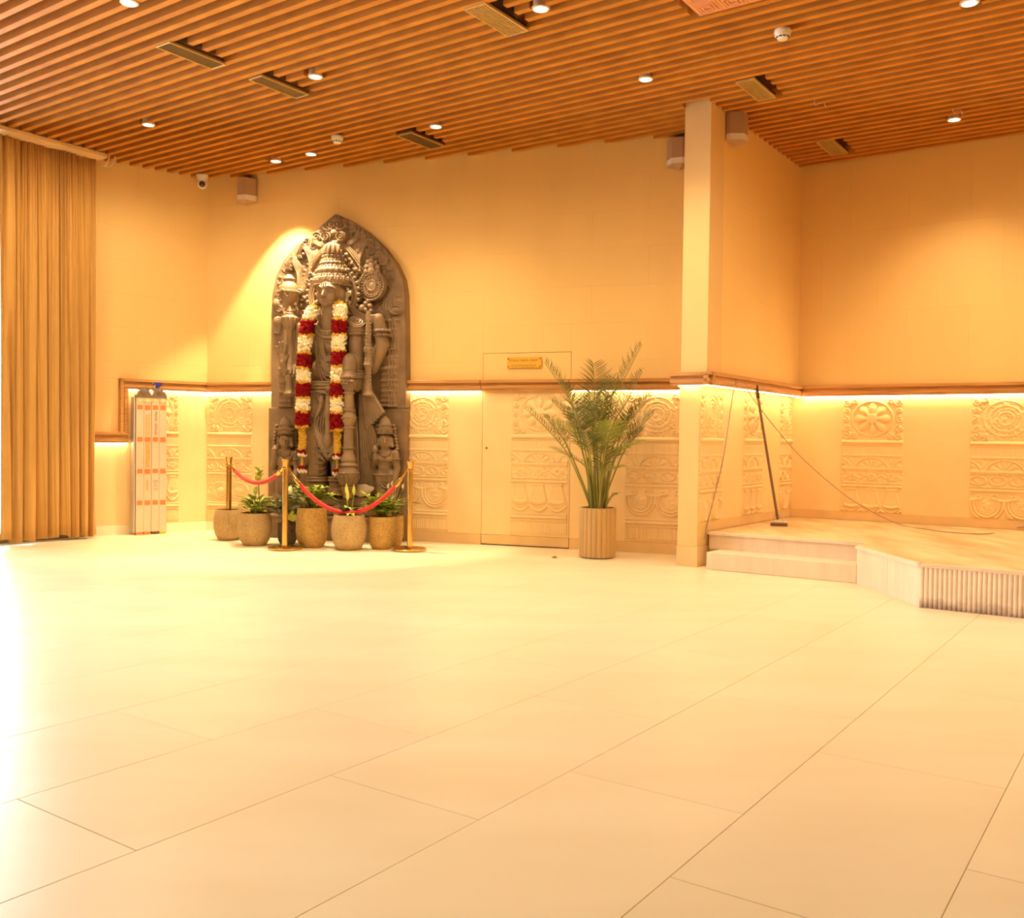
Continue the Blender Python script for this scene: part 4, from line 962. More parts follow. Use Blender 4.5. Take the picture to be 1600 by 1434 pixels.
FR = [((935, 797), (945, 650), (1003, 538), 0.10, 0.24, 30, 'palm', 0.2), ((930, 797), (905, 660), (851, 566), -0.10, 0.24, 28, 'palm', 0.3), ((925, 797), (890, 715), (820, 637), -0.2, 0.16, 20, 'palm', 0.35),
      ((938, 797), (952, 680), (1004, 580), 0.2, 0.22, 26, 'palm', 0.3), ((940, 797), (960, 690), (1018, 618), -0.1, 0.26, 28, 'palm', 0.35), ((940, 797), (965, 705), (1022, 646), 0.15, 0.24, 26, 'palm', 0.3),
      ((932, 797), (928, 660), (926, 568), 0.25, 0.22, 24, 'palm', 0.2), ((930, 797), (915, 690), (862, 626), 0.1, 0.24, 26, 'palm', 0.35), ((928, 797), (908, 700), (868, 660), -0.25, 0.22, 24, 'palm_light', 0.4),
      ((936, 797), (940, 700), (975, 600), -0.2, 0.26, 26, 'palm', 0.3), ((934, 797), (933, 700), (905, 618), -0.28, 0.26, 26, 'palm', 0.3), ((938, 797), (950, 720), (1000, 690), -0.25, 0.20, 22, 'palm_light', 0.5),
      ((930, 797), (918, 735), (862, 700), 0.05, 0.16, 16, 'palm', 0.4), ((936, 797), (942, 745), (968, 730), -0.28, 0.15, 18, 'palm_light', 0.5), ((934, 797), (932, 690), (945, 612), -0.30, 0.25, 24, 'palm', 0.4),
      ((940, 797), (950, 715), (985, 655), 0.25, 0.24, 22, 'palm', 0.4), ((928, 797), (912, 715), (885, 650), 0.25, 0.24, 22, 'palm', 0.4), ((936, 797), (938, 720), (950, 668), -0.32, 0.22, 22, 'palm_light', 0.5),
      ((944, 797), (950, 785), (965, 772), -0.1, 0.07, 8, 'dark_leaf', 0.3), ((937, 797), (938, 745), (948, 700), -0.30, 0.18, 18, 'palm', 0.5)]
FR += [((933 + dx, 797), ((933 + x_) / 2 + dx * 0.5, (800 + y_) / 2 - 22), (x_, y_), dp, w_, 26, m_, dr) for dx, x_, y_, dp, w_, m_, dr in (
    (-4, 880, 600, 0.2, 0.24, 'palm', 0.3), (2, 960, 590, 0.12, 0.24, 'palm', 0.3), (5, 990, 640, -0.15, 0.24, 'palm', 0.45), (-2, 895, 640, -0.3, 0.25, 'palm', 0.45), (0, 920, 610, 0.3, 0.24, 'palm', 0.35),
    (4, 1005, 670, 0.1, 0.20, 'palm', 0.5), (-5, 850, 650, 0.15, 0.20, 'palm', 0.5), (2, 958, 660, -0.36, 0.24, 'palm_light', 0.6), (-2, 915, 680, -0.34, 0.22, 'palm', 0.5), (3, 975, 700, 0.2, 0.18, 'palm', 0.5))]
for f_ in FR: frond(f_[0], f_[1], f_[2], f_[3], f_[4], f_[5], M[f_[6]], f_[7])
for i in range(16):
    x = R2.uniform(-0.09, 0.09); y = R2.uniform(-0.08, 0.08); h = R2.uniform(0.25, 0.65); bm = B(); tube(bm, [(x, y, 0), (x * 1.3, y * 1.2, h * 0.5), (x * 1.7, y * 1.5, h)], [0.012, 0.009, 0.006], 7)
    mesh_obj('cane', bm, M['cane'] if i % 3 else M['palm'], palm, True)

# ================================================================== FOLDED LADDER with the spray bottle hung on it
FL = F_LEFT
x0 = on(FL, 208.5, 720, 0.11).x; x1 = on(FL, 258, 720, 0.11).x; LW = x1 - x0
lad = thing('folding_ladder', 'folded aluminium ladder with orange bands standing against the left wall', 'ladder', FL @ Matrix.Translation(((x0 + x1) / 2, -0.135, 0)))
ZTOP = 1.726
rw = 0.088; xs = [-LW / 2 + 0.055 + i * (LW - 0.10) / 3.0 for i in range(4)]
def text_obj(name, s, size, m, parent, mwl, ext=0.0006):
    cu = bpy.data.curves.new(name, 'FONT'); cu.body = s; cu.size = size; cu.align_x = 'CENTER'; cu.align_y = 'CENTER'; cu.extrude = ext; cu.resolution_u = 3
    o = link(bpy.data.objects.new(name, cu)); cu.materials.append(m); dg = bpy.context.evaluated_depsgraph_get()
    me = bpy.data.meshes.new_from_object(o.evaluated_get(dg)); me.name = name; bpy.data.objects.remove(o); o = link(bpy.data.objects.new(name, me))
    if not me.materials: me.materials.append(m)
    o.parent = parent; o.matrix_local = mwl; return o
for i, x in enumerate(xs):
    r_ = mesh_obj('stile', box(B(), x - rw / 2, x + rw / 2, -0.030 if i % 2 == 0 else -0.026, 0.045, 0.03, ZTOP - 0.11, 0.004), M['alu'], lad)
    for z in (0.352, 0.725, 1.101, 1.479): mesh_obj('band', box(B(), x - 0.031, x + 0.031, -0.0322, 0.01, z, z + 0.052, 0.001), M['orange'], r_)
    mesh_obj('foot', box(B(), x - rw / 2 + 0.004, x + rw / 2 - 0.004, -0.033, 0.05, 0.0, 0.032, 0.003), M['orange'] if i < 2 else M['pot_dark'] if i == 2 else M['plaque'], r_)
    mesh_obj('plate', box(B(), x - rw / 2 + 0.001, x + rw / 2 - 0.001, -0.0325, 0.04, ZTOP - 0.165, ZTOP - 0.112, 0.001), M['pale_wood'], r_)
    for dx in (-0.028, 0.028):
        for dz in (-0.153, -0.122): mesh_obj('rivet', lathe(B(), [(0.006, 0), (0.005, 0.004)], 8), M['ink'], r_).matrix_local = Matrix.Translation((x + dx, -0.0325, ZTOP + dz)) @ Matrix.Rotation(PI / 2, 4, 'X')
mesh_obj('side_rail', box(B(), -LW / 2 - 0.012, -LW / 2 + 0.005, -0.02, 0.09, 0.02, ZTOP - 0.10, 0.003), M['alu_side'], lad)
for s in (0, 1):
    xa, xb = xs[2 * s], xs[2 * s + 1]; c = (xa + xb) / 2; w = (xb - xa) / 2 + rw / 2
    poly = [(c - w, ZTOP - 0.112), (c - w, ZTOP - 0.085), (c - w * 0.72, ZTOP - 0.035)] + [(c + (0.01 if s == 0 else -0.01) + 0.055 * math.cos(a_), ZTOP - 0.032 + 0.045 * math.sin(a_)) for a_ in [PI * (1 - k / 8) for k in range(9)]] + [(c + w * 0.72, ZTOP - 0.035), (c + w, ZTOP - 0.085), (c + w, ZTOP - 0.112)]
    hg = mesh_obj('hinge', prism(B(), poly, -0.034, 0.05), M['hinge'], lad)
    for rr_, dpt, mm in ((0.040, 0.038, 'hinge'), (0.016, 0.043, 'ink'), (0.010, 0.046, 'hinge')):
        mesh_obj('boss', lathe(B(), [(rr_, 0), (rr_, dpt - 0.030), (rr_ * 0.8, dpt - 0.028)], 20), M[mm], hg, True).matrix_local = Matrix.Translation((c, -0.031, ZTOP - 0.034)) @ Matrix.Rotation(PI / 2, 4, 'X')
for z in (0.28, 0.60, 0.93, 1.25, 1.531):
    mesh_obj('rung', tube(B(), [(xs[0], 0.035, z), (xs[3], 0.035, z)], 0.013, 8), M['alu'], lad, True)
Rt = Matrix.Rotation(PI / 2, 4, 'X'); Dn = Matrix.Rotation(-PI / 2, 4, 'Z')
text_obj('lettering', 'PRIME  AMAZE', 0.043, M['ink'], lad, Matrix.Translation((xs[2] + 0.004, -0.0312, 1.316)) @ Rt @ Dn)
text_obj('lettering', 'D.I.Y.', 0.062, M['ink'], lad, Matrix.Translation((xs[2] + 0.004, -0.0312, 0.575)) @ Rt @ Dn)
mesh_obj('label', box(B(), xs[1] - 0.022, xs[1] + 0.026, -0.0275, -0.02, 0.79, 1.08), M['ink_gold'], lad)
mesh_obj('label', box(B(), xs[1] - 0.012, xs[1] + 0.008, -0.0275, -0.02, 0.52, 0.645), M['ink_gold'], lad)
mesh_obj('label', box(B(), xs[1] - 0.022, xs[1] - 0.002, -0.0275, -0.02, 1.165, 1.42), M['ink_gold'], lad)
mesh_obj('label', box(B(), xs[1] + 0.008, xs[1] + 0.024, -0.0275, -0.02, 1.18, 1.43), M['ink_gold'], lad)
bt = on(FL, 246, 600, 0.07)
sp_ = thing('spray_bottle', 'spray bottle with blue trigger head hung behind the ladder top', 'bottle', FL @ Matrix.Translation((bt.x, -0.068, 1.546)))
mesh_obj('bottle', lathe(B(), [(0.030, 0.0), (0.033, 0.01), (0.033, 0.11), (0.018, 0.15), (0.013, 0.165), (0.013, 0.185)], 20), M['bottle'], sp_, True)
hd = mesh_obj('trigger_head', prism(B(), [(-0.045, 0.262), (-0.045, 0.240), (-0.012, 0.225), (-0.012, 0.18), (0.014, 0.18), (0.016, 0.222), (0.045, 0.238), (0.048, 0.252), (0.02, 0.262)], -0.014, 0.014), M['blue'], sp_)
mesh_obj('trigger', prism(B(), [(-0.030, 0.238), (-0.022, 0.238), (-0.026, 0.212), (-0.040, 0.192), (-0.044, 0.196), (-0.034, 0.214)], -0.008, 0.008), M['white'], sp_)
mesh_obj('nozzle', box(B(), -0.058, -0.045, -0.009, 0.009, 0.243, 0.260, 0.002), M['white'], sp_)

# ================================================================== DOOR PLAQUE
a_ = on(F_BACK, 793.5, 575); b_ = on(F_BACK, 847, 558)
pw, ph = (b_.x - a_.x), (b_.z - a_.z)
pq = thing('door_plaque', 'small brass plaque with two lines of lettering on the flush door', 'plaque', F_BACK @ Matrix.Translation(((a_.x + b_.x) / 2, -0.001, (a_.z + b_.z) / 2)))
mesh_obj('plate', box(B(), -pw / 2, pw / 2, -0.022, -0.010, -ph / 2, ph / 2, 0.002), M['plaque'], pq)
for sx_ in (-1, 1):
    for sz_ in (-1, 1): mesh_obj('spacer', lathe(B(), [(0.008, 0), (0.008, 0.025), (0.005, 0.027)], 12), M['brass_dark'], pq).matrix_local = Matrix.Translation((sx_ * (pw / 2 - 0.014), 0, sz_ * (ph / 2 - 0.014))) @ Rt
text_obj('lettering', '\u0caa\u0ccd\u0cb0\u0ca7\u0cbe\u0ca8  \u0cb8\u0cbe\u0ca7\u0ca8\u0cbe  \u0c95\u0cca\u0ca0\u0ca1\u0cbf', 0.031, M['plaque_ink'], pq, Matrix.Translation((-0.005, -0.0225, 0.024)) @ Rt)
text_obj('lettering', 'Guest Dressing Room', 0.032, M['plaque_ink'], pq, Matrix.Translation((-0.005, -0.0225, -0.032)) @ Rt)

# ================================================================== SQUEEGEE and CABLE on the stage
hp = floor_at(1217, 822, SZ); tp_local = on(F_SIDE, 1182, 606, 0.055); tp = F_SIDE @ tp_local
sq = thing('floor_squeegee', 'long handled floor squeegee leaning on the alcove rail', 'squeegee', Matrix.Translation(hp))
up_ = (tp - hp); ld_ = up_.normalized()
lat = (F_HALL.to_3x3() @ Vector((1, 0.35, 0))).normalized()
mesh_obj('handle', tube(B(), [ld_ * 0.07, up_], 0.0135, 12), M['pole'], sq, True)
mesh_obj('grip', tube(B(), [up_ - ld_ * 0.11, up_ - ld_ * 0.04, up_ + ld_ * 0.03], [0.018, 0.020, 0.019], 12), M['lens'], sq, True)
bm = B(); tube(bm, [ld_ * 0.17, ld_ * 0.09 + lat * 0.035, lat * 0.06 + Vector((0, 0, 0.035))], 0.006, 8); mesh_obj('brace', bm, M['alu_side'], sq, True)
bm = B(); tube(bm, [ld_ * 0.17, ld_ * 0.09 - lat * 0.035, -lat * 0.06 + Vector((0, 0, 0.035))], 0.006, 8); mesh_obj('brace', bm, M['alu_side'], sq, True)
mesh_obj('head', tube(B(), [-lat * 0.085 + Vector((0, 0, 0.040)), lat * 0.085 + Vector((0, 0, 0.040))], 0.013, 4), M['alu_side'], sq)
mesh_obj('rubber_blade', box(B(), -0.085, 0.085, -0.004, 0.004, 0.0, 0.036), M['pole'], sq).matrix_local = Matrix.Rotation(math.atan2(lat.y, lat.x), 4, 'Z')
def sw(px, py, d): return F_SIDE @ on(F_SIDE, px, py, d)
pts = [floor_at(1099, 842, 0.16) * 0 + sw(1100, 842, -YL + 0.03), sw(1104, 822, -YL + 0.02), sw(1115, 780, -YL + 0.02), sw(1128, 727, -YL + 0.02), sw(1136, 680, -YL + 0.02), sw(1143, 630, -YL + 0.03), sw(1148, 603, 0.09), sw(1155, 593, 0.11), sw(1163, 600, 0.10), sw(1174, 619, 0.04), sw(1190, 641, 0.0), sw(1218, 676, 0.05)]
end = [floor_at(1400, 817, SZ + 0.02), floor_at(1450, 827, SZ + 0.010), floor_at(1490, 832, SZ + 0.010), floor_at(1540, 834, SZ + 0.010), F_RIGHT @ on(F_RIGHT, 1570, 829, 0.03), F_RIGHT @ on(F_RIGHT, 1600, 823, 0.025), F_RIGHT @ on(F_RIGHT, 1660, 826, 0.025)]
a1_, b1_ = pts[-1], end[0]
mid = [a1_.lerp(b1_, 0.33), a1_.lerp(b1_, 0.66)]
def ray_to(px, py, P):
    d = ray(px, py); k_ = (P - CAM).dot(fw); return CAM + d * k_
mid = [ray_to(1260, 722, mid[0]), ray_to(1330, 780, mid[1])]
cb = mesh_obj('cable', tube(B(), spline([Vector(p) for p in pts + mid + end], 150), 0.0046, 6), M['cable'], smooth=True)
tag(cb, 'thin grey cable looped over the alcove rail and trailing across the stage', 'cable')
ln = [F_HALL @ Vector((0, 0, 0))]
# small floor drain stop near the palm
p = floor_at(866.5, 871.5)
t = thing('door_stop', 'small dark disc on the floor left of the palm planter', 'floor stop', Matrix.Translation(p))
mesh_obj('disc', lathe(B(), [(0.030, 0), (0.032, 0.006), (0.020, 0.010)], 20), M['brass_dark'], t, True)
mesh_obj('plug', lathe(B(), [(0.018, 0.008), (0.016, 0.014), (0.006, 0.016)], 16), M['lens'], t, True)
# ================================================================== STATUE (carved stone stele against the back wall)
uc = on(F_BACK, 526, 800, 0.1).x
F_ST = F_BACK @ Matrix.Translation((uc, 0, 0))
def S_(px, py, d): p = on(F_BACK, px, py, d); return Vector((p.x - uc, p.y, p.z))
KP = 0.0073
st = thing('stone_statue', 'tall grey carved stone stele of a crowned standing figure against the back wall', 'statue', F_ST)
DS = 0.125
Lo = [(524.5, 334), (505, 350), (486, 366.8), (464.4, 382.5), (443, 407.8), (431.2, 433), (425.4, 460.5), (423.6, 495), (423.6, 560), (423.8, 637)]
Ro = [(525.5, 334), (544.5, 343), (571.8, 361), (597, 384), (616.7, 409.8), (628.4, 435), (632.3, 460), (633.3, 495), (634, 560), (634, 637)]
lo_ = [S_(x, y, DS) for x, y in Lo]; ro_ = [S_(x, y, DS) for x, y in Ro]
zt = (lo_[0].z + ro_[0].z) / 2; zb = S_(528, 637, DS).z
def side(P, z): zs = np.array([p.z for p in P])[::-1]; xs_ = np.array([p.x for p in P])[::-1]; return np.interp(z, zs, xs_)
poly = [(p.x, p.z) for p in ro_] + [(p.x, p.z) for p in lo_[::-1]]
poly[0] = (poly[0][0], zt); poly[-1] = (poly[-1][0], zt)
slab = mesh_obj('upper_slab', prism(B(), poly, -DS + 0.012, 0.0), M['stone_slab'], st)
slab['label'] = 'pointed upper backing slab with carved flames and scrolls'
z808 = S_(560, 809, 0.45).z
xl, xr = S_(420.5, 640, DS).x, S_(633.5, 640, DS).x
mesh_obj('lower_slab', box(B(), xl, xr, -DS - 0.012, 0.0, 0.0, zb - 0.003, 0.006), M['stone_slab'], st)
bm = B(); box(bm, xl + 0.06, xr - 0.03, -0.40, 0, 0.0, z808 - 0.03, 0.006); box(bm, xl + 0.04, xr - 0.01, -0.43, 0, z808 - 0.03, z808, 0.008); box(bm, xl + 0.12, xr - 0.10, -0.36, 0, z808, z808 + 0.11, 0.02); box(bm, xl + 0.16, xr - 0.14, -0.34, 0, z808 + 0.10, z808 + 0.22, 0.03)
mesh_obj('plinth', bm, M['stone_slab'], st)

# ---- carved front of the upper slab, worked out in the drawing units of the stele (1 unit = 1/137 m)
ny, nx = 440, 250
Zv = np.linspace(zt - 0.004, zb + 0.002, ny); XX = np.zeros((ny, nx)); ZZ = np.zeros((ny, nx))
for j, z in enumerate(Zv): XX[j] = np.linspace(side(lo_, z) + 0.001, side(ro_, z) - 0.001, nx); ZZ[j] = z
p0 = S_(500, 500, DS); p1 = S_(600, 500, DS); p2 = S_(500, 600, DS)
ax_ = 100 / (p1.x - p0.x); az_ = 100 / (p2.z - p0.z)
PX = 500 + (XX - p0.x) * ax_; PY = 500 + (ZZ - p0.z) * az_
Hh = np.zeros_like(PX)
U = 0.0085
def up(A):
    global Hh; Hh = np.maximum(Hh, A)
def rg(d, w, a): return a * np.sqrt(np.clip(1 - (d / w) ** 2, 0, 1))
def blob(x, y, rx, ry, a): up(a * np.sqrt(np.clip(1 - ((PX - x) / rx) ** 2 - ((PY - y) / ry) ** 2, 0, 1)))
def ringb(x, y, r, w, a, e=1.0): up(rg(np.abs(np.hypot(PX - x, (PY - y) * e) - r), w, a))
def line(pts, w, a, n=40):
    P = np.array([(p.x, p.y) for p in spline([Vector((x, y, 0)) for x, y in pts], n)]); best = np.full_like(PX, 1e9)
    for (x, y), (x2, y2) in zip(P, P[1:]):
        dx, dy = x2 - x, y2 - y; t = np.clip(((PX - x) * dx + (PY - y) * dy) / (dx * dx + dy * dy + 1e-9), 0, 1)
        best = np.minimum(best, np.hypot(PX - x - t * dx, PY - y - t * dy))
    up(rg(best, w, a)); return best
def spir(x, y, R, turns, s, ph, w, a): 
    dx, dy = PX - x, PY - y; r = np.hypot(dx, dy) + 1e-6; th = (np.arctan2(dy, dx) * s + ph) % (2 * PI); best = np.full_like(PX, 99.0)
    for k in range(int(turns) + 1):
        rr = R * (1 - (th + 2 * PI * k) / (2 * PI * turns)); best = np.where(rr > 0, np.minimum(best, np.abs(r - rr)), best)
    up(rg(best, w, a))
tx = vnoise(PX / 3.1, PY / 3.1, 21); inner = (PY < 500)
edge = np.minimum(PX - (PX[:, :1]), PX[:, -1:] - PX)
body_mask = np.clip((edge - 3) / 3, 0, 1)
up(np.where(PY < 505, 0.016 * np.clip((tx - 0.45) * 3, 0, 1), 0) * body_mask)
# lion face at the top
blob(524, 372, 19, 15, 0.05); blob(524, 353, 14, 11, 0.04)
for s in (-1, 1):
    blob(524 + s * 6, 354, 4.2, 4.6, 0.085); ringb(524 + s * 6, 354, 5.6, 1.4, 0.07); blob(524 + s * 12, 372, 8, 9, 0.08); spir(524 + s * 12, 373, 8.5, 2.2, s, 0.6, 1.1, 0.10)
    line([(524 + s * 3, 361), (524 + s * 12, 362), (524 + s * 20, 356)], 2.2, 0.07)
    for k, (x, y) in enumerate(((-4, 341), (8, 346), (14, 352))): spir(524 + s * abs(x), y, 4.5, 1.4, s, k, 1.1, 0.03)
    blob(524 + s * 4.5, 386, 2.2, 5, 0.06)
blob(524, 367, 6.5, 7, 0.105); blob(524, 381, 8, 4, 0.07)
# scrolls beside the face, plumes along both flanks
for s, cx in ((-1, 524), (1, 527)):
    X_ = lambda d: cx + s * d
    for k in range(4): line([(X_(36 - k * 1.5), 358 + k * 3), (X_(33 - k * 2), 378), (X_(22), 386 - k * 2), (X_(16 + k), 384 - k)], 1.2, 0.045)
    spir(X_(29), 370, 8, 1.8, s, 1, 1.3, 0.05); spir(X_(47), 378, 6, 1.6, -s, 2, 1.2, 0.035)
    for (bx, by, hh, rr) in ((44, 430, 42, 7), (62, 452, 46, 7.5)):
        for k in range(5):
            r = rr + 4 - k * 2.4
            if r < 1.6: continue
            line([(X_(bx - 6 + (rr - r) * 0.4), by), (X_(bx - 4 - r * 0.3), by - hh * 0.45), (X_(bx + 3 - r), by - hh + 8), (X_(bx + 5), by - hh - r * 0.9 + 4), (X_(bx + 5 + r), by - hh + 8), (X_(bx + 4 + r * 0.8), by - hh + 15)], 1.25, 0.050 + 0.006 * k)
        blob(X_(bx + 5), by - hh + 9, 3, 4, 0.07)
    # bead band of the arch around the crown
    for k in range(3): line([(X_(9 + k * 3.2), 384), (X_(24 + k * 3.2), 402), (X_(40 + k * 3.2), 428), (X_(44 + k * 3.2), 455)], 1.3, 0.055 - 0.008 * k)
    for i in range(9):
        t = i / 8; x = 12 + 34 * t ** 0.8; y = 392 + 68 * t ** 1.2; blob(X_(x - 5 + 2 * math.sin(i * 2)), y + 4, 4.0, 4.0, 0.06); ringb(X_(x - 5), y + 4, 2.2, 0.8, 0.07)
    for i in range(10):                                    # rosettes around the head
        y = 404 + i * 10.5; blob(X_(36 + 5 * math.sin(i * 1.7)), y + 26, 4.6, 4.6, 0.06); ringb(X_(36 + 5 * math.sin(i * 1.7)), y + 26, 2.8, 0.9, 0.075)
    # knotted tiles following the rim
    L_ = Lo if s < 0 else Ro
    for i in range(11):
        t = 0.16 + i * 0.075; f = t * 7; k = min(int(f), 6); q0, q1 = L_[k], L_[k + 1]; fx = q0[0] + (q1[0] - q0[0]) * (f - k) - s * 10; fy = q0[1] + (q1[1] - q0[1]) * (f - k) + 7
        sq_ = (np.abs(PX - fx) < 6.0) & (np.abs(PY - fy) < 6.0); up(np.where(sq_, 0.014, 0))
        for u_ in (-2.9, 0, 2.9): up(np.where(sq_, np.maximum(rg(np.abs(PX - fx - u_), 0.9, 0.034), rg(np.abs(PY - fy - u_), 0.9, 0.034)), 0))
        ringb(fx, fy, 4.6, 1.0, 0.036)
# pillars of stacked mouldings below
for x0_, x1_, y0_, y1_, sd_ in ((598, 622, 500, 636, 1), (437, 458, 556, 636, -1)):
    m_ = (PX > x0_) & (PX < x1_) & (PY > y0_) & (PY < y1_); up(np.where(m_, 0.035, 0))
    for (yy, hh, am) in ((505, 3, .06), (512, 2, .05), (519, 3, .065), (530, 4, .06), (540, 2, .05), (548, 4, .07), (560, 3, .055), (577, 5, .08), (587, 2, .06), (596, 3, .07), (604, 2, .055), (612, 3, .065), (620, 2, .05), (627, 3, .06), (634, 2.5, .07)):
        up(np.where((PX > x0_ - 1) & (PX < x1_ + 1), rg(np.abs(PY - yy), hh, am) * m_, 0))
    for q_ in (0.55, 0.72, 0.88): up(np.where(m_, rg(np.abs(PX - x0_ - (x1_ - x0_) * q_ - 0.8 * np.sin(PY / 3)), 1.3, 0.075), 0))
for k in range(5): line([(606 + k * 3, 500 - k), (600 + k * 4, 478), (612 + k * 2.2, 462 - k * 2), (606 + k * 3.4, 448)], 1.1, 0.05)
blob(620, 489, 9, 6, 0.05); ringb(620, 489, 9, 1.4, 0.06, 1.4); blob(430, 472, 7, 9, 0.06); blob(432, 500, 8, 9, 0.05)
for k in range(4): line([(428 + k * 2.5, 520), (430 + k * 3, 505), (436 + k * 2, 494 + k * 2)], 1.1, 0.045)
for k in range(5): blob(470 + (k % 2) * 5, 455 + k * 11, 5, 5, 0.06); ringb(470 + (k % 2) * 5, 455 + k * 11, 3, 1, 0.07)
Hh *= np.clip(edge / 2.5, 0, 1); Hh[0] = 0; Hh[-1] = 0
vs = np.stack([XX.ravel(), -(DS + Hh * 0.85).ravel(), ZZ.ravel()], 1).tolist(); idx = np.arange(nx * ny).reshape(ny, nx)
fs = np.stack([idx[:-1, :-1].ravel(), idx[1:, :-1].ravel(), idx[1:, 1:].ravel(), idx[:-1, 1:].ravel()], 1).tolist()
n = len(vs)
def rim(ids):
    global vs, fs
    b0 = len(vs); vs += [(vs[i][0], -DS + 0.02, vs[i][2]) for i in ids]
    fs += [(ids[i], ids[i + 1], b0 + i + 1, b0 + i) for i in range(len(ids) - 1)]
rim(idx[0].tolist()[::-1]); rim(idx[-1].tolist()); rim(idx[:, 0].tolist()); rim(idx[:, -1].tolist()[::-1])
mesh_obj('carved_relief', (vs, fs), M['stone'], slab, smooth=True, sharp=0)

# ---- figures grown as one continuous stone body each
def cap(bm, p0, r0_, p1, r1_, flat=1.0):
    p0, p1 = Vector(p0), Vector(p1); L = (p1 - p0).length; n = max(2, int(L / (min(r0_, r1_) * 0.35)))
    for i in range(n + 1):
        t = i / n; r = r0_ + (r1_ - r0_) * t; ball(bm, p0.lerp(p1, t), (r, r * flat, r), 12, 8)
def grow(name, bm, vox, m, parent, smooth_it=2):
    o = mesh_obj('raw', bm, m); md = o.modifiers.new('r', 'REMESH'); md.mode = 'VOXEL'; md.voxel_size = vox; md.use_smooth_shade = True
    if smooth_it: s = o.modifiers.new('s', 'SMOOTH'); s.iterations = smooth_it; s.factor = 0.5
    dg = bpy.context.evaluated_depsgraph_get(); me = bpy.data.meshes.new_from_object(o.evaluated_get(dg)); me.name = name
    bpy.data.objects.remove(o); me.polygons.foreach_set('use_smooth', [True] * len(me.polygons))
    o = link(bpy.data.objects.new(name, me))
    if not me.materials: me.materials.append(m)
    o.parent = parent; return o
def V(x, y, z): return Vector((x, y, z))
bm = B()
ball(bm, S_(516, 533, .24), (.27, .15, .21), 24, 16); ball(bm, S_(517, 513, .25), (.32, .125, .10), 24, 14); ball(bm, S_(515, 575, .24), (.215, .14, .19), 24, 14); ball(bm, S_(514, 568, .27), (.17, .125, .13), 24, 14)
ball(bm, S_(515, 612, .24), (.28, .155, .17), 24, 14); ball(bm, S_(515, 655, .24), (.26, .14, .36), 24, 16)
for x in (498, 533): cap(bm, S_(x, 640, .25), .155, S_(x, 690, .26), .135, 0.9); cap(bm, S_(x, 690, .26), .135, S_(x - 0.5, 752, .28), .105)
for x in (497, 531): ball(bm, S_(x, 768, .36), (.07, .12, .045), 16, 10)
hd = S_(517, 459, .40)
ball(bm, hd + V(0, 0, .02), (.150, .160, .165), 26, 18); ball(bm, hd + V(0, -.035, -.070), (.116, .120, .090), 22, 14); cap(bm, hd + V(0, .02, -.10), .10, S_(517, 512, .28), .12)
cap(bm, hd + V(0, -.152, .03), .014, hd + V(0, -.182, -.040), .021); ball(bm, hd + V(0, -.170, -.048), (.034, .022, .015)); cap(bm, hd + V(0, -.155, .055), .015, hd + V(0, -.150, .02), .016)
for s in (-1, 1):
    ball(bm, hd + V(s * .072, -.112, -.040), (.055, .036, .055)); ball(bm, hd + V(s * .152, .01, -.02), (.025, .05, .080)); ball(bm, hd + V(s * .160, -.02, -.110), (.042, .05, .045))
    cap(bm, hd + V(s * .022, -.162, .048), .012, hd + V(s * .080, -.144, .060), .012); cap(bm, hd + V(s * .080, -.144, .060), .012, hd + V(s * .118, -.108, .040), .010)
ball(bm, hd + V(0, -.146, -.084), (.038, .018, .009)); ball(bm, hd + V(0, -.143, -.099), (.028, .018, .010)); ball(bm, hd + V(0, -.128, -.132), (.040, .03, .026))
# arms on the right of the picture
cap(bm, S_(557, 512, .27), .10, S_(557, 560, .29), .092); cap(bm, S_(557, 560, .29), .092, S_(556, 602, .31), .078); cap(bm, S_(556, 602, .31), .07, S_(548, 590, .44), .055)
cap(bm, S_(566, 512, .20), .09, S_(583, 545, .19), .085); cap(bm, S_(583, 578, .24), .055, S_(598, 538, .27), .082); cap(bm, S_(598, 538, .27), .082, S_(591, 499, .31), .070)
for k in range(4): cap(bm, S_(588 - k * 2.6, 494 + k * 2.5, .35), .020, S_(577, 493 + k * 4, .38), .016)
# arms on the left of the picture: one lowered behind the garland, one raised open hand
cap(bm, S_(474, 514, .27), .10, S_(473, 570, .28), .085); cap(bm, S_(472, 575, .28), .078, S_(449, 582, .36), .060); cap(bm, S_(449, 582, .36), .056, S_(442, 566, .41), .050)
ball(bm, S_(441, 558, .42), (.062, .032, .068), 16, 10)
for k, (x0_, x1_, yt) in enumerate(((434.5, 431.5, 541), (438.5, 436.5, 535), (442.5, 441.5, 534), (446.5, 447, 538))):
    cap(bm, S_(x0_, 553, .43), .017, S_(x1_, (553 + yt) / 2, .44), .0155); cap(bm, S_(x1_, (553 + yt) / 2, .44), .0155, S_(x1_ - 0.3, yt, .455), .013)
cap(bm, S_(447, 562, .43), .019, S_(451, 553, .455), .015)
body = grow('body', bm, 0.0095, M['stone'], st)
body['label'] = 'main standing figure with bare chest and draped hips'
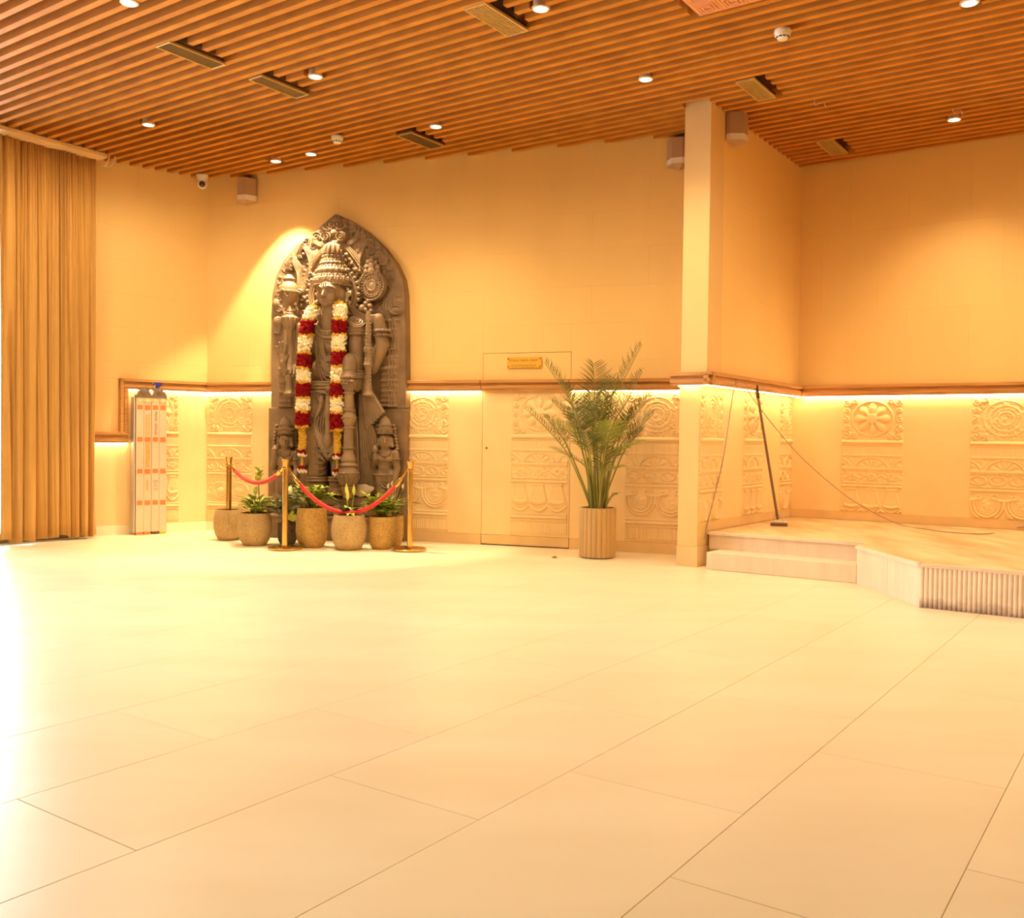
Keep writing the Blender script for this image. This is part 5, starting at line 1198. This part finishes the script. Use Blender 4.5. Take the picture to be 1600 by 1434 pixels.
# facial lines
bm = B()
for s in (-1, 1):
    ball(bm, hd + V(s * .062, -.143, .010), (.034, .016, .015), 14, 8)
    tube(bm, [hd + V(s * .028, -.158, .004), hd + V(s * .064, -.162, .026), hd + V(s * .102, -.134, .010)], .005, 6); tube(bm, [hd + V(s * .028, -.158, .002), hd + V(s * .064, -.160, -.008), hd + V(s * .102, -.134, .008)], .004, 6)
mesh_obj('eyes', bm, M['stone'], body, True)
bm = B(); tube(bm, spline([hd + V(-.050, -.138, -.076), hd + V(-.024, -.160, -.083), hd + V(0, -.166, -.081), hd + V(.024, -.160, -.083), hd + V(.050, -.138, -.076)], 14), [.004, .007, .010, .011, .011, .010, .009, .010, .009, .010, .011, .011, .010, .007, .004], 8)
tube(bm, spline([hd + V(-.034, -.148, -.094), hd + V(0, -.163, -.103), hd + V(.034, -.148, -.094)], 10), [.004, .008, .011, .012, .013, .013, .013, .012, .011, .008, .004], 8)
mesh_obj('lips', bm, M['stone'], body, True)
for s in (-1, 1): mesh_obj('brow', tube(B(), spline([hd + V(s * .016, -.165, .040), hd + V(s * .055, -.166, .062), hd + V(s * .105, -.134, .048), hd + V(s * .125, -.108, .026)], 14), .0065, 6), M['stone'], body, True)
bm = B()
for x in (-.020, 0, .020): tube(bm, [hd + V(x, -.165, .052), hd + V(x * 1.4, -.160, .105)], .006, 6)
mesh_obj('forehead_mark', bm, M['stone'], body, True)

def lathe_px(name, x, d, prof, m=M['stone'], n=28, parent=None, sy=1.0, lobes=0, amp=0.0):
    c = S_(x, prof[len(prof) // 2][0], d); bm = lathe(B(), [(r * KP, S_(x, y, d).z) for y, r in prof[::-1]], n, c=(c.x, c.y, 0), sy=sy, lobes=lobes, amp=amp)
    return mesh_obj(name, bm, m, parent or st, True)
def beads(bm, pts, r):
    for p in pts: ball(bm, p, r, 7, 5)
# crown
cr = lathe_px('crown', 519, .355, [(379, 6), (381, 10), (385, 12), (389, 11.5), (392, 14), (396, 15), (400, 14.5), (403, 16), (407, 17), (411, 20), (414, 19), (417, 21), (421, 25), (425, 26), (428, 24.5), (431, 27.5), (436, 30), (438, 29), (440, 31), (443, 31.5), (446, 30), (448, 26)], n=40, sy=0.74)
bm = B(); c = S_(519, 440, .355)
for (y, r, nb, rb) in ((446, 30.5, 40, .013), (439, 30.5, 36, .014), (431, 27.5, 34, .012), (417, 21.5, 26, .011), (407, 17.5, 22, .011), (396, 15.2, 16, .013)):
    z = S_(519, y, .37).z; beads(bm, [V(c.x + r * KP * math.cos(2 * PI * i / nb), c.y + r * KP * .74 * math.sin(2 * PI * i / nb), z) for i in range(nb)], rb)
for i in range(9):
    th = -PI / 2 + (i - 4) * 0.36
    for (y, r, rb) in ((437, 29, .026), (424, 25.5, .022), (412, 19, .018), (401, 15.5, .018)):
        z = S_(519, y, .37).z; ball(bm, V(c.x + r * KP * math.cos(th), c.y + r * KP * .74 * math.sin(th), z), (rb, rb * .7, rb * 1.2), 8, 6)
for i in range(12):
    a = 2 * PI * i / 12; z = S_(519, 386, .37).z; ball(bm, V(c.x + 11.5 * KP * math.cos(a), c.y + 11.5 * KP * .74 * math.sin(a), z), (.020, .018, .03), 8, 6)
for i in range(5):
    a = -PI / 2 + (i - 2) * 0.55; z = S_(519, 390, .37).z; tube(bm, [V(c.x + 14 * KP * math.cos(a), c.y + 14 * KP * .74 * math.sin(a), z - .05), V(c.x + 14.5 * KP * math.cos(a), c.y + 14.5 * KP * .74 * math.sin(a), z), V(c.x + 12 * KP * math.cos(a), c.y + 12 * KP * .74 * math.sin(a), z + .05)], [.022, .026, .010], 7)
cb_ = mesh_obj('crown_beads', bm, M['stone'], cr, True); cb_['kind'] = 'stuff'
bm = B(); hc_ = S_(520, 462, .27)
for r in (.255, .285, .31): tube(bm, [hc_ + V(r * math.cos(a), 0.0, r * 1.05 * math.sin(a)) for a in [PI * k / 30 - 0.5 for k in range(40)]], .014, 7)
mesh_obj('halo', bm, M['stone'], st, True)
# jewellery
bm = B()
def arc(cx, cy, rx, ry, d0, d1, a0=0.0, a1=PI, n=26): # hanging arc in drawing units, bulging forward
    out = []
    for i in range(n + 1):
        a = a0 + (a1 - a0) * i / n; out.append(S_(cx - rx * math.cos(a), cy + ry * math.sin(a), d0 + (d1 - d0) * math.sin(a)))
    return out
for rx_, ry_, w in ((15, 10, .016), (18, 14, .014), (21, 20, .018), (24, 25, .012)): tube(bm, arc(512, 508, rx_, ry_, .36, .395), w, 8)
beads(bm, arc(512, 509, 19.5, 17, .36, .40, n=30), .014); beads(bm, arc(512, 509, 23, 23.5, .36, .40, n=38), .012)
for x in (502, 512, 522): ball(bm, S_(x, 517 + (4 if x == 512 else 0), .40), (.024, .014, .022), 10, 7)
for k in range(4):
    o_ = k * 1.9; tube(bm, spline([S_(499 + o_ , 527, .385), S_(500 + o_, 545, .395), S_(506 + o_ * .6, 560 - k, .40), S_(512, 564 - k * 2.2, .405), S_(519 - o_ * .6, 560 - k, .40), S_(526 - o_, 545, .395), S_(528 - o_, 527, .385)], 30), .0085, 6)
jw = mesh_obj('necklaces', bm, M['stone'], st, True)
ball_ = B(); ball(ball_, S_(512, 571, .395), (.016, .008, .010), 10, 6); mesh_obj('navel', ball_, M['stone'], body, True)
bm = B(); cw = S_(515, 605, .24)
for y, rx_, w in ((594, .268, .014), (598, .277, .017), (603, .285, .017), (608, .288, .014)):
    z = S_(515, y, .24).z; ps = [V(cw.x + rx_ * math.cos(a), cw.y + .165 * math.sin(a), z - 0.03 * max(0, -math.sin(a))) for a in [2 * PI * k / 44 for k in range(45)]]; tube(bm, ps, w, 7); beads(bm, ps[::1], w * 1.15) if y in (598, 608) else None
ball(bm, S_(513, 606, .42), (.04, .02, .03), 10, 7)
mesh_obj('waist_belt', bm, M['stone'], st, True)
bm = B()
for k in range(3): tube(bm, spline([S_(490 + k * 2.2, 648, .37), S_(494 + k * 2, 675, .41), S_(504 + k, 697 - k * 2, .42), S_(512, 706 - k * 3.2, .425), S_(521 - k, 697 - k * 2, .42), S_(532 - k * 2, 675, .41), S_(538 - k * 2.2, 648, .37)], 34), .014 if k != 1 else .010, 7)
for s in (-1, 1):
    tube(bm, spline([S_(512 + s * 20, 655, .38), S_(512 + s * 15, 645, .41), S_(512 + s * 10.5, 632, .42), S_(512 + s * 9, 618, .42)], 20), [.022] * 12 + [.026] * 9, 8); ball(bm, S_(512 + s * 9, 627, .43), .026, 10, 7)
    tube(bm, spline([S_(512, 616, .42), S_(512 + s * 8, 613, .42), S_(512 + s * 15, 617, .40), S_(512 + s * 13, 626, .40)], 16), .012, 7)
    for k in range(4): tube(bm, spline([S_(512 + s * (5 + k * 4.2), 652 - k, .405), S_(512 + s * (7 + k * 4.6), 668, .41), S_(512 + s * (4 + k * 2), 690 - k * 3, .42)], 14), .009, 6)
    for k in range(5): tube(bm, spline([S_(512 + s * (3 + k * 4), 700 + k, .41), S_(512 + s * (8 + k * 4), 712 - k * 2, .40), S_(512 + s * (4 + k * 3), 722 - k * 3, .39)], 10), .010, 6)
mesh_obj('sashes', bm, M['stone'], st, True)
lathe_px('tassel', 512, .43, [(618, 4), (640, 4.4), (642, 6), (646, 6.5), (650, 4.4), (672, 4.8), (675, 6.2), (678, 5), (682, 8), (688, 9), (694, 7.5), (700, 3)], n=18, sy=0.7)
for (x, y, d, rx_, rz_) in ((557, 518, .28, .108, .02), (557, 585, .30, .092, .02)):
    c = S_(x, y, d)
    bm = B(); band = []
    for dz in (-.03, 0, .03): tube(bm, [V(c.x + rx_ * math.cos(a), c.y + rx_ * math.sin(a), c.z + dz) for a in [2 * PI * k / 24 for k in range(25)]], .018, 6)
    mesh_obj('armlet', bm, M['stone'], st, True)
for (x, y, d) in ((597, 517, .29), (598, 524, .28)):
    bm = B(); c = S_(x, y, d); tube(bm, [V(c.x + .088 * math.cos(a), c.y + .088 * math.sin(a), c.z) for a in [2 * PI * k / 24 for k in range(25)]], .016, 6); beads(bm, [V(c.x + .09 * math.cos(a), c.y + .09 * math.sin(a), c.z) for a in [2 * PI * k / 20 for k in range(20)]], .017)
    mesh_obj('armlet', bm, M['stone'], st, True)
for x0_, y0_, x1_, y1_ in ((460, 580, 458, 588), (455, 578, 452, 588), (450, 574, 446, 586)): mesh_obj('bangle', tube(B(), [S_(x0_, y0_ - 5, .40), S_((x0_ + x1_) / 2, (y0_ + y1_) / 2, .43), S_(x1_, y1_, .40)], .013, 6), M['stone'], st, True)
for x in (497.5, 531.5):
    for y, r in ((746, .125), (750, .13)):
        c = S_(x, y, .28); mesh_obj('anklet', tube(B(), [V(c.x + r * math.cos(a), c.y + r * math.sin(a), c.z) for a in [2 * PI * k / 24 for k in range(25)]], .015, 6), M['stone'], st, True)
# folds of the wrapped cloth on both legs, side pleats and sash ends, long chest chains
for x, m_ in ((498, -1), (533, 1)):
    bm = B()
    for k in range(9):
        y = 664 + k * 9.2; w = 17 - k * 0.45
        tube(bm, [S_(x + w * .9 * math.sin(t), y + 5 * math.cos(t) + m_ * 2.5 * math.sin(t), .265 + .135 * math.cos(t) * (1 - k * .022)) for t in [(-1.25 + 2.5 * i / 14) for i in range(15)]], .0085, 6)
    f_ = mesh_obj('leg_folds', bm, M['stone'], body, True); f_['kind'] = 'stuff'
for x0_, sgn in ((484, -1), (546, 1)):
    for k in range(5):
        mesh_obj('side_pleat', tube(B(), spline([S_(x0_ + sgn * k * 1.2, 616, .30), S_(x0_ + sgn * (2 + k * 2.2), 660 + k * 3, .31), S_(x0_ + sgn * (1 + k * 3.0), 715 + k * 6 + (k % 2) * 5, .29)], 12), [.013] * 6 + [.018] * 7, 7), M['stone'], st, True)
bm = B()
for k, (dx, yb_) in enumerate(((17, 590), (20, 598), (14, 580))): tube(bm, spline([S_(514 - dx, 528, .375), S_(514 - dx * .95, 560, .385), S_(514 - dx * .4, yb_, .385), S_(514 + dx * .4, yb_, .385), S_(514 + dx * .95, 560, .385), S_(514 + dx, 528, .375)], 36), .009, 6)
mesh_obj('long_chains', bm, M['stone'], st, True)
bm = B()
for i in range(24):
    t = i / 23 * PI; ball(bm, S_(514 - 17 * math.cos(t), 545 + 42 * math.sin(t), .385 + .01 * math.sin(t)), .014, 7, 5)
q_ = mesh_obj('chain_beads', bm, M['stone'], st, True); q_['kind'] = 'stuff'
bm = B()
for i in range(15):
    t = i / 14; x = 489 + 24 * t ** 1.0; y = 650 + 66 * t ** .55
    for xx in (x, 1026 - x): ball(bm, S_(xx, y, .385 + .05 * t), (.030, .024, .026), 8, 6)
q_ = mesh_obj('hip_garland', bm, M['stone'], st, True); q_['kind'] = 'stuff'
# carved rings and leaf collars on the mace shaft and rays on the halo
for y, r in ((600, 11.3), (614, 8.4), (640, 8.6), (668, 8.6), (700, 8.8)):
    c = S_(545, y, .46); mesh_obj('mace_ring', tube(B(), [V(c.x + r * KP * math.cos(a), c.y + r * KP * math.sin(a), c.z) for a in [2 * PI * k / 24 for k in range(25)]], .010, 6), M['stone'], st, True)
bm = B(); c2 = S_(545, 653, .46)
for k in range(14):
    a = 2 * PI * k / 14
    for (y0_, y1_, r0_, r1_) in ((594, 608, 11, 8.6), (742, 757, 16, 12)):
        tube(bm, [V(c2.x + r0_ * KP * math.cos(a), c2.y + r0_ * KP * math.sin(a), S_(545, y0_, .46).z), V(c2.x + r1_ * KP * math.cos(a), c2.y + r1_ * KP * math.sin(a), S_(545, y1_, .46).z)], [.018, .010], 6)
q_ = mesh_obj('mace_leaves', bm, M['stone'], st, True); q_['kind'] = 'stuff'
bm = B()
for k in range(22):
    a = -0.35 + (PI + .7) * k / 21; ball(bm, hc_ + V(.335 * math.cos(a), 0.0, .355 * math.sin(a)), (.024, .02, .024), 8, 6)
q_ = mesh_obj('halo_beads', bm, M['stone'], st, True); q_['kind'] = 'stuff'
for x in (497, 531): lathe_px('ankle_base', x, .27, [(750, 14), (753, 17), (757, 17.5), (760, 16), (763, 19), (768, 19.5), (772, 18)], n=24)
# shoulder disc
bm = B(); lathe(bm, [(.095, 0), (.10, .012), (.095, .022), (.08, .018), (.075, .03), (.055, .026), (.048, .04), (.03, .036), (.022, .05), (.006, .055)], 30)
o = mesh_obj('shoulder_disc', bm, M['stone'], st, True); o.matrix_local = Matrix.Translation(S_(557, 504, .33)) @ Matrix.Rotation(rad(42), 4, 'X') @ Matrix.Rotation(rad(22), 4, 'Y')
# flowing hair locks behind the shoulder
bm = B()
for k in range(5): tube(bm, spline([S_(543 + k * 0.8, 476 + k * 2.4, .30 - k * .01), S_(556, 484 + k * 3, .29), S_(568, 491 + k * 2.8, .27), S_(577, 494 + k * 2.6, .25)], 16), .016, 7)
mesh_obj('hair_locks', bm, M['stone'], st, True)
# mace in front
lathe_px('mace', 545, .46, [(553, 1.5), (555, 6), (559, 9.5), (566, 11), (574, 10.6), (577, 11.6), (580, 10.2), (585, 12), (588.5, 14), (590, 13), (592, 10.5), (598, 10.8), (606, 9), (610, 7.2), (645, 7.4), (647, 9.2), (650, 10.8), (656, 10.8), (661, 9), (664, 7.4), (708, 8), (711, 9.6), (717, 11.6), (720, 11.8), (722, 10.4), (727, 14), (730, 11.8), (734, 14), (739, 16.4), (742, 16), (749, 14.6), (756, 11.8), (759, 9.6), (761, 12.8), (764, 11), (771, 8.6), (778, 7.6)], n=34)
bm = B(); c = S_(545, 566, .45)
for r in (.083, .098): tube(bm, [c + V(r * math.cos(a), 0.02, r * math.sin(a)) for a in [PI * k / 20 for k in range(21)]], .010, 7)
for y, r, nb in ((590, 13.2, 22), (653, 11, 20), (727, 14, 26), (739, 16.5, 30)):
    z = S_(545, y, .46).z; c2 = S_(545, 653, .46); beads(bm, [V(c2.x + r * KP * math.cos(2 * PI * i / nb), c2.y + r * KP * math.sin(2 * PI * i / nb), z) for i in range(nb)], .011)
mesh_obj('mace_beading', bm, M['stone'], st, True)
bm = B(); c2 = S_(545, 585, .46)
for k in range(4): cap(bm, S_(537 + k * 4.5, 588, .40), .020, S_(536 + k * 5, 593 + k, .54), .017)
grow('gripping_hand', bm, 0.009, M['stone'], st, 1)
# raised emblem on the left: lidded vessel on a staff
lathe_px('raised_vessel', 451.5, .30, [(429, 4), (432, 7), (436, 9.5), (438, 8), (440, 8), (442, 10), (446, 13), (450, 14.6), (454, 15), (455, 17.5), (458, 17.5), (460, 15.5), (466, 13.6), (472, 10), (476, 7.4), (480, 6), (486, 5.5)], n=30)
lathe_px('staff', 452.5, .38, [(478, .8), (482, 3), (486.5, 5.4), (488, 4.6), (490, 7.4), (492, 7.2), (493.5, 9.5), (497, 11.8), (501, 12), (507, 10.6), (513, 7.6), (518, 5.6), (526, 5), (575, 5), (578, 6.6), (582, 5), (586, 5.2), (588, 7.8), (591, 6.4), (598, 5), (606, 5.6), (612, 7.4), (614.5, 9.6), (617, 8), (619, 4)], n=26, lobes=0)
bm = B()
for k in range(10): a = 2 * PI * k / 10; c = S_(452.5, 500, .38); cap(bm, c + V(.082 * math.cos(a), .082 * math.sin(a), .02), .022, c + V(.05 * math.cos(a), .05 * math.sin(a), -.10), .012)
mesh_obj('staff_petals', bm, M['stone'], st, True)
bm = B(); c = S_(451.5, 457, .30); beads(bm, [V(c.x + .13 * math.cos(2 * PI * i / 26), c.y + .13 * math.sin(2 * PI * i / 26), c.z) for i in range(26)], .011); ball(bm, c + V(0, -.128, .01), .022, 9, 6)
for s in (-1, 1): tube(bm, spline([c + V(s * .02, -.128, -.02), c + V(s * .05, -.115, -.06), c + V(s * .075, -.085, -.03)], 10), .007, 6)
mesh_obj('vessel_beading', bm, M['stone'], st, True)
# raised wheel on the right
F_w = Matrix.Translation(S_(582, 446, .22)) @ Matrix.Rotation(PI / 2, 4, 'X') @ Matrix.Rotation(rad(-8), 4, 'Y')
o = mesh_obj('wheel_emblem', lathe(B(), [(.165, -.06), (.172, -.01), (.168, .01), (.150, .018), (.146, .010), (.118, .010), (.112, .022), (.100, .022), (.094, .012), (.072, .014), (.066, .030), (.052, .030), (.046, .022), (.030, .026), (.010, .030)], 44), M['stone'], st, True); o.matrix_local = F_w
bm = B()
for (r, nb, rb) in ((.168, 54, .011), (.132, 26, .014), (.084, 20, .010)): beads(bm, [V(r * math.cos(2 * PI * i / nb), r * math.sin(2 * PI * i / nb), .018) for i in range(nb)], rb)
ob = mesh_obj('wheel_beads', bm, M['stone'], o, True); ob['kind'] = 'stuff'
bm = B()
for (x, y, r) in ((581, 402, .020), (581, 408, .036), (575, 410, .026), (587, 410, .026), (581, 416, .045), (573, 417, .030), (590, 417, .030), (581, 423, .05), (572, 424, .028), (591, 424, .028)): ball(bm, S_(x, y, .22), (r, r * .8, r * 1.15), 9, 7)
for (x, y, r) in ((572, 474, .030), (578, 478, .03), (572, 484, .03), (566, 481, .04), (580, 486, .03), (575, 470, .022)): ball(bm, S_(x, y, .30), r, 9, 7)
mesh_obj('wheel_finials', bm, M['stone'], o, True).matrix_parent_inverse = F_w.inverted()
lathe_px('beaded_staff', 575.5, .37, [(486, 3.5), (492, 5), (500, 4.6), (540, 5), (543, 7.6), (548, 8.4), (551, 6.4), (556, 6), (567, 6.6), (569.5, 8.8), (572, 7), (577, 4.8), (598, 5.4), (612, 7), (616, 9.8), (618.5, 9), (621, 3)], n=22, sy=.7)
bm = B()
for i in range(20):
    y = 500 + i * 5.6
    for s in (-1, 1): ball(bm, S_(575.5 + s * 3.6, y, .405), .010, 6, 5)
mesh_obj('staff_beads', bm, M['stone'], st, True)
# pleated drapery at both sides
def pleats(name, ox, oy, bots, d0, d1):
    bm = B()
    for (x, y) in bots:
        a, b = S_(ox + (x - ox) * .12, oy, d0), S_(x, y, d1); tube(bm, [a, a.lerp(b, .5) + V(0, -.015, 0), b], [.010, .022, .030], 8)
    return mesh_obj(name, bm, M['stone'], st, True)
pleats('drapery_fold', 565, 590, [(574 + k * 4.2, 670 - k * 4) for k in range(7)], .26, .25)
pleats('drapery_fold', 561, 615, [(566 + k * 4.4, 722 - k * 3.4) for k in range(7)], .24, .22)
pleats('drapery_fold', 558, 650, [(560 + k * 4.4, 776 - k * 0.6) for k in range(10)], .22, .19)
pleats('drapery_fold', 482, 660, [(460 + k * 4.2, 770 + k * 0.4) for k in range(7)], .22, .20)
# attendants
def attendant(x, y0, mirror, lab):
    e = link(bpy.data.objects.new('attendant_figure', None)); e.parent = st; e['label'] = lab
    P = lambda dx, dy, d: S_(x + mirror * dx, y0 + dy, d)
    bm = B()
    ball(bm, P(0, 38, .27), (.072, .075, .09), 18, 12); cap(bm, P(0, 47, .26), .045, P(0, 54, .23), .06); ball(bm, P(0, 58, .22), (.15, .075, .06), 18, 12); ball(bm, P(0, 68, .22), (.115, .08, .10), 18, 12); ball(bm, P(0, 80, .22), (.085, .075, .07), 16, 10)
    ball(bm, P(1, 92, .22), (.14, .085, .09), 18, 12); ball(bm, P(1, 110, .21), (.145, .08, .19), 18, 12)
    for s in (-1, 1): ball(bm, P(s * 6, 66, .28), .042, 12, 8); cap(bm, P(s * 6, 95, .23), .075, P(s * 6, 128, .23), .045)
    cap(bm, P(-15, 58, .22), .050, P(-18, 78, .22), .042); cap(bm, P(-18, 78, .22), .040, P(-16, 64, .31), .032); ball(bm, P(-16, 60, .32), (.03, .025, .04), 10, 8)
    cap(bm, P(15, 58, .22), .050, P(18, 80, .22), .042); cap(bm, P(18, 80, .22), .040, P(15, 98, .27), .032); ball(bm, P(15, 101, .27), (.03, .03, .035), 10, 8)
    cap(bm, P(-1, 36, .345), .010, P(-1, 41, .36), .014)
    for s in (-1, 1):
        ball(bm, P(s * 10, 38, .25), (.018, .035, .05), 8, 6); ball(bm, P(s * 10.5, 45, .26), (.026, .028, .026), 8, 6)
    fg = grow('figure', bm, 0.010, M['stone'], e, 1)
    bm = B()
    for s in (-1, 1):
        ball(bm, P(s * 3.9 - 0.6, 36.2, .338), (.016, .008, .007), 8, 5); tube(bm, [P(s * 1.6 - .6, 34.2, .345), P(s * 4 - .6, 33.4, .342), P(s * 6.6 - .6, 34.6, .32)], .005, 5)
    ball(bm, P(-.8, 43.6, .340), (.018, .008, .006), 8, 5)
    q_ = mesh_obj('face_lines', bm, M['stone'], e, True); q_['kind'] = 'stuff'
    for s in (-1, 1):
        c = P(s * 16.2, 66, .22); mesh_obj('armlet', tube(B(), [V(c.x + .052 * math.cos(a), c.y + .052 * math.sin(a), c.z) for a in [2 * PI * k / 18 for k in range(19)]], .010, 6), M['stone'], e, True)
    c = P(0, 90, .22); mesh_obj('girdle', tube(B(), [V(c.x + .142 * math.cos(a), c.y + .09 * math.sin(a), c.z) for a in [2 * PI * k / 24 for k in range(25)]], .013, 6), M['stone'], e, True)
    lathe_px('crown', x, .27, [(y0 - 1, 2), (y0 + 2, 4), (y0 + 4, 7), (y0 + 7, 7.6), (y0 + 9, 9), (y0 + 12, 9), (y0 + 14, 10.5), (y0 + 18, 10.2), (y0 + 20, 12), (y0 + 24, 12.2), (y0 + 27, 11)], n=24, parent=e, sy=.85)
    bm = B(); c = S_(x, y0 + 22, .27)
    for y, r, nb in ((y0 + 26, 11.6, 22), (y0 + 20, 12.4, 22), (y0 + 13, 10.2, 18)):
        z = S_(x, y, .27).z; beads(bm, [V(c.x + r * KP * math.cos(2 * PI * i / nb), c.y + r * KP * .85 * math.sin(2 * PI * i / nb), z) for i in range(nb)], .011)
    q_ = mesh_obj('crown_beads', bm, M['stone'], e, True); q_['kind'] = 'stuff'; bm = B()
    for k in range(8):
        for s in (-1, 1): ball(bm, S_(x + s * (13.5 + k * 0.7), y0 + 14 + k * 5.2, .19), (.024, .03, .02), 8, 6)
    q_ = mesh_obj('hair_curls', bm, M['stone'], e, True); q_['kind'] = 'stuff'; bm = B()
    tube(bm, arc(x, y0 + 54, 8, 7, .28, .31), .009, 6); tube(bm, arc(x, y0 + 55, 11, 13, .28, .315), .008, 6)
    mesh_obj('necklace', bm, M['stone'], e, True); bm = B()
    for k in range(4): tube(bm, arc(x + 1, y0 + 92, 13 - k * 2.4, 24 - k * 5, .27, .31), .008, 6)
    for k in range(4): tube(bm, [P(-4 + k * 3, 84, .30), P(-4 + k * 3, 104, .305)], .007, 6)
    mesh_obj('sash', bm, M['stone'], e, True)
    c = P(-16, 52, .33); mesh_obj('lotus_bud', lathe(B(), [(.012, -.03), (.032, -.01), (.036, .015), (.018, .045), (.003, .06)], 12, c=c), M['stone'], e, True)
attendant(446, 651, 1, 'small crowned attendant carved at the lower left'); attendant(602, 651, 1, 'small crowned attendant carved at the lower right, holding a bud')

# ---- pale and dark stones lying on the plinth
def rock(name, lab, px, py, d, r, m, seed, zup=0.22):
    bm = B(); rq = random.Random(seed); ball(bm, (0, 0, 0), r, 16, 11)
    for v in bm.verts: v.co *= 1 + 0.22 * (math.sin(v.co.x * 40 + seed) * math.sin(v.co.z * 55 + seed * 2) + 0.5 * math.sin(v.co.y * 60 + seed))
    p = S_(px, py, d); zmin = min(v.co.z for v in bm.verts); o = mesh_obj(name, bm, m, smooth=True)
    o.matrix_world = F_ST @ Matrix.Translation((p.x, p.y, z808 + zup - zmin))
    tag(o, lab, 'stone', 'stones on the plinth')
rock('stone', 'pale long stone resting on the plinth between the yellow buds and the fern', 567, 785, .305, (.13, .030, .070), M['pale_stone'], 3)
rock('stone', 'dark rough stone on the plinth left of the yellow buds', 527, 800, .392, (.06, .030, .08), M['stone_slab'], 5, 0.0)

# ================================================================== FLOWER GARLAND
R3 = random.Random(4)
gz = S_(512, 480, .46)
gar = thing('flower_garland', 'long white, red and yellow flower garland hung round the stone figure', 'garland', F_ST @ Matrix.Translation((0, 0, 0)))
def strand(ctrl, seg):
    pts = spline([S_(*c) for c in ctrl], 200); ys = []
    # photo row of each sample by arc share
    y0_, y1_ = ctrl[0][1], ctrl[-1][1]
    zs = np.array([p.z for p in pts]); yk = np.interp(zs[::-1], [S_(c[0], c[1], c[2]).z for c in ctrl][::-1], [c[1] for c in ctrl][::-1])[::-1]
    for (ya, yb, kind, r, cnt) in seg:
        sel = [i for i in range(len(pts)) if ya <= yk[i] <= yb]
        if len(sel) < 2: i = int(np.argmin(np.abs(yk - (ya + yb) / 2))); sel = [max(0, i - 1), min(len(pts) - 1, i + 1)]
        bm = B(); core = [pts[i] for i in (sel[0], sel[len(sel) // 2], sel[-1])]
        tube(bm, core, r * KP * .75, 10)
        for k in range(cnt):
            i = sel[int(R3.random() * (len(sel) - 1))]; p = pts[i]; th = R3.uniform(0, 2 * PI); rr = r * KP * R3.uniform(.78, 1.05)
            c = p + V(math.cos(th) * rr, -abs(math.sin(th)) * rr if R3.random() < .8 else math.sin(th) * rr, R3.uniform(-.008, .008)); s = {'fl_white': .021, 'fl_red': .024, 'fl_yellow': .015}[kind] * R3.uniform(.75, 1.2)
            ball(bm, c, (s, s, s * .75), 6, 4, Matrix.Rotation(R3.uniform(0, 3), 3, V(R3.random(), R3.random(), R3.random() + .1).normalized()))
        o = mesh_obj({'fl_white': 'white_flowers', 'fl_red': 'red_flowers', 'fl_yellow': 'yellow_flowers'}[kind], bm, M[kind], gar, False); o['kind'] = 'stuff'
def seg_list(y):
    out = [(y[0] - 4, y[0] + 2, 'fl_yellow', 9.5, 60)]
    for i in range(len(y) - 1):
        k = 'fl_white' if i % 2 == 0 else 'fl_red'; out.append((y[i] + 1.5, y[i + 1] - 1.5, k, 10.0, 110)); out.append((y[i + 1] - 2.5, y[i + 1] + 2.5, 'fl_yellow', 10.2, 80))
    return out
yl = [482, 500, 525, 552, 576, 598, 622, 643, 667]
strand([(492, 480, .42), (487, 490, .44), (481.5, 505, .46), (478, 530, .47), (476, 560, .47), (474.5, 600, .47), (473.5, 640, .46), (473, 668, .46)], seg_list(yl))
strand([(473, 668, .46), (473, 690, .46), (472, 704, .46)], [(668, 704, 'fl_yellow', 5.2, 190)]); strand([(472, 704, .46), (472, 711, .46)], [(704, 708, 'fl_red', 4.5, 24), (708, 711, 'fl_white', 5, 26)])
yr = [477, 500, 524, 549, 573, 597, 621, 645, 672]
strand([(532, 473, .42), (532.5, 482, .45), (531, 500, .47), (530, 540, .47), (529, 580, .47), (528, 620, .46), (528, 650, .46), (528, 673, .46)], seg_list(yr))
strand([(528, 673, .46), (528, 695, .46), (527.5, 709, .46)], [(673, 709, 'fl_yellow', 5.2, 190)]); strand([(527.5, 709, .46), (527.5, 716, .46)], [(709, 713, 'fl_red', 4.5, 24), (713, 716, 'fl_white', 5, 26)])
for x, y in ((472, 711), (527, 716)):
    bm = B(); tube(bm, [S_(x, y, .46), S_(x, y + 17, .465)], [.008, .017], 8); mesh_obj('tassel_cord', bm, M['fl_yellow'], gar, True)
    bm = B(); ball(bm, S_(x, y + 19, .47), (.030, .025, .022), 9, 6)
    for k in range(6): ball(bm, S_(x - 5 + 2 * k, y + 19 + (k % 2) * 2, .48), .016, 7, 5)
    mesh_obj('tassel_red', bm, M['fl_red'], gar, True)
    bm = B()
    for k in range(6): ball(bm, S_(x - 6 + 2.4 * k, y + 23 + (k % 2) * 3, .48), (.016, .014, .02), 7, 5)
    mesh_obj('tassel_white', bm, M['fl_white'], gar, True)
bm = B(); tube(bm, spline([S_(492, 480, .42), S_(497, 474, .32), S_(512, 470, .22), S_(528, 468, .30), S_(532, 473, .42)], 20), .045, 8); mesh_obj('neck_cord', bm, M['fl_yellow'], gar, True)
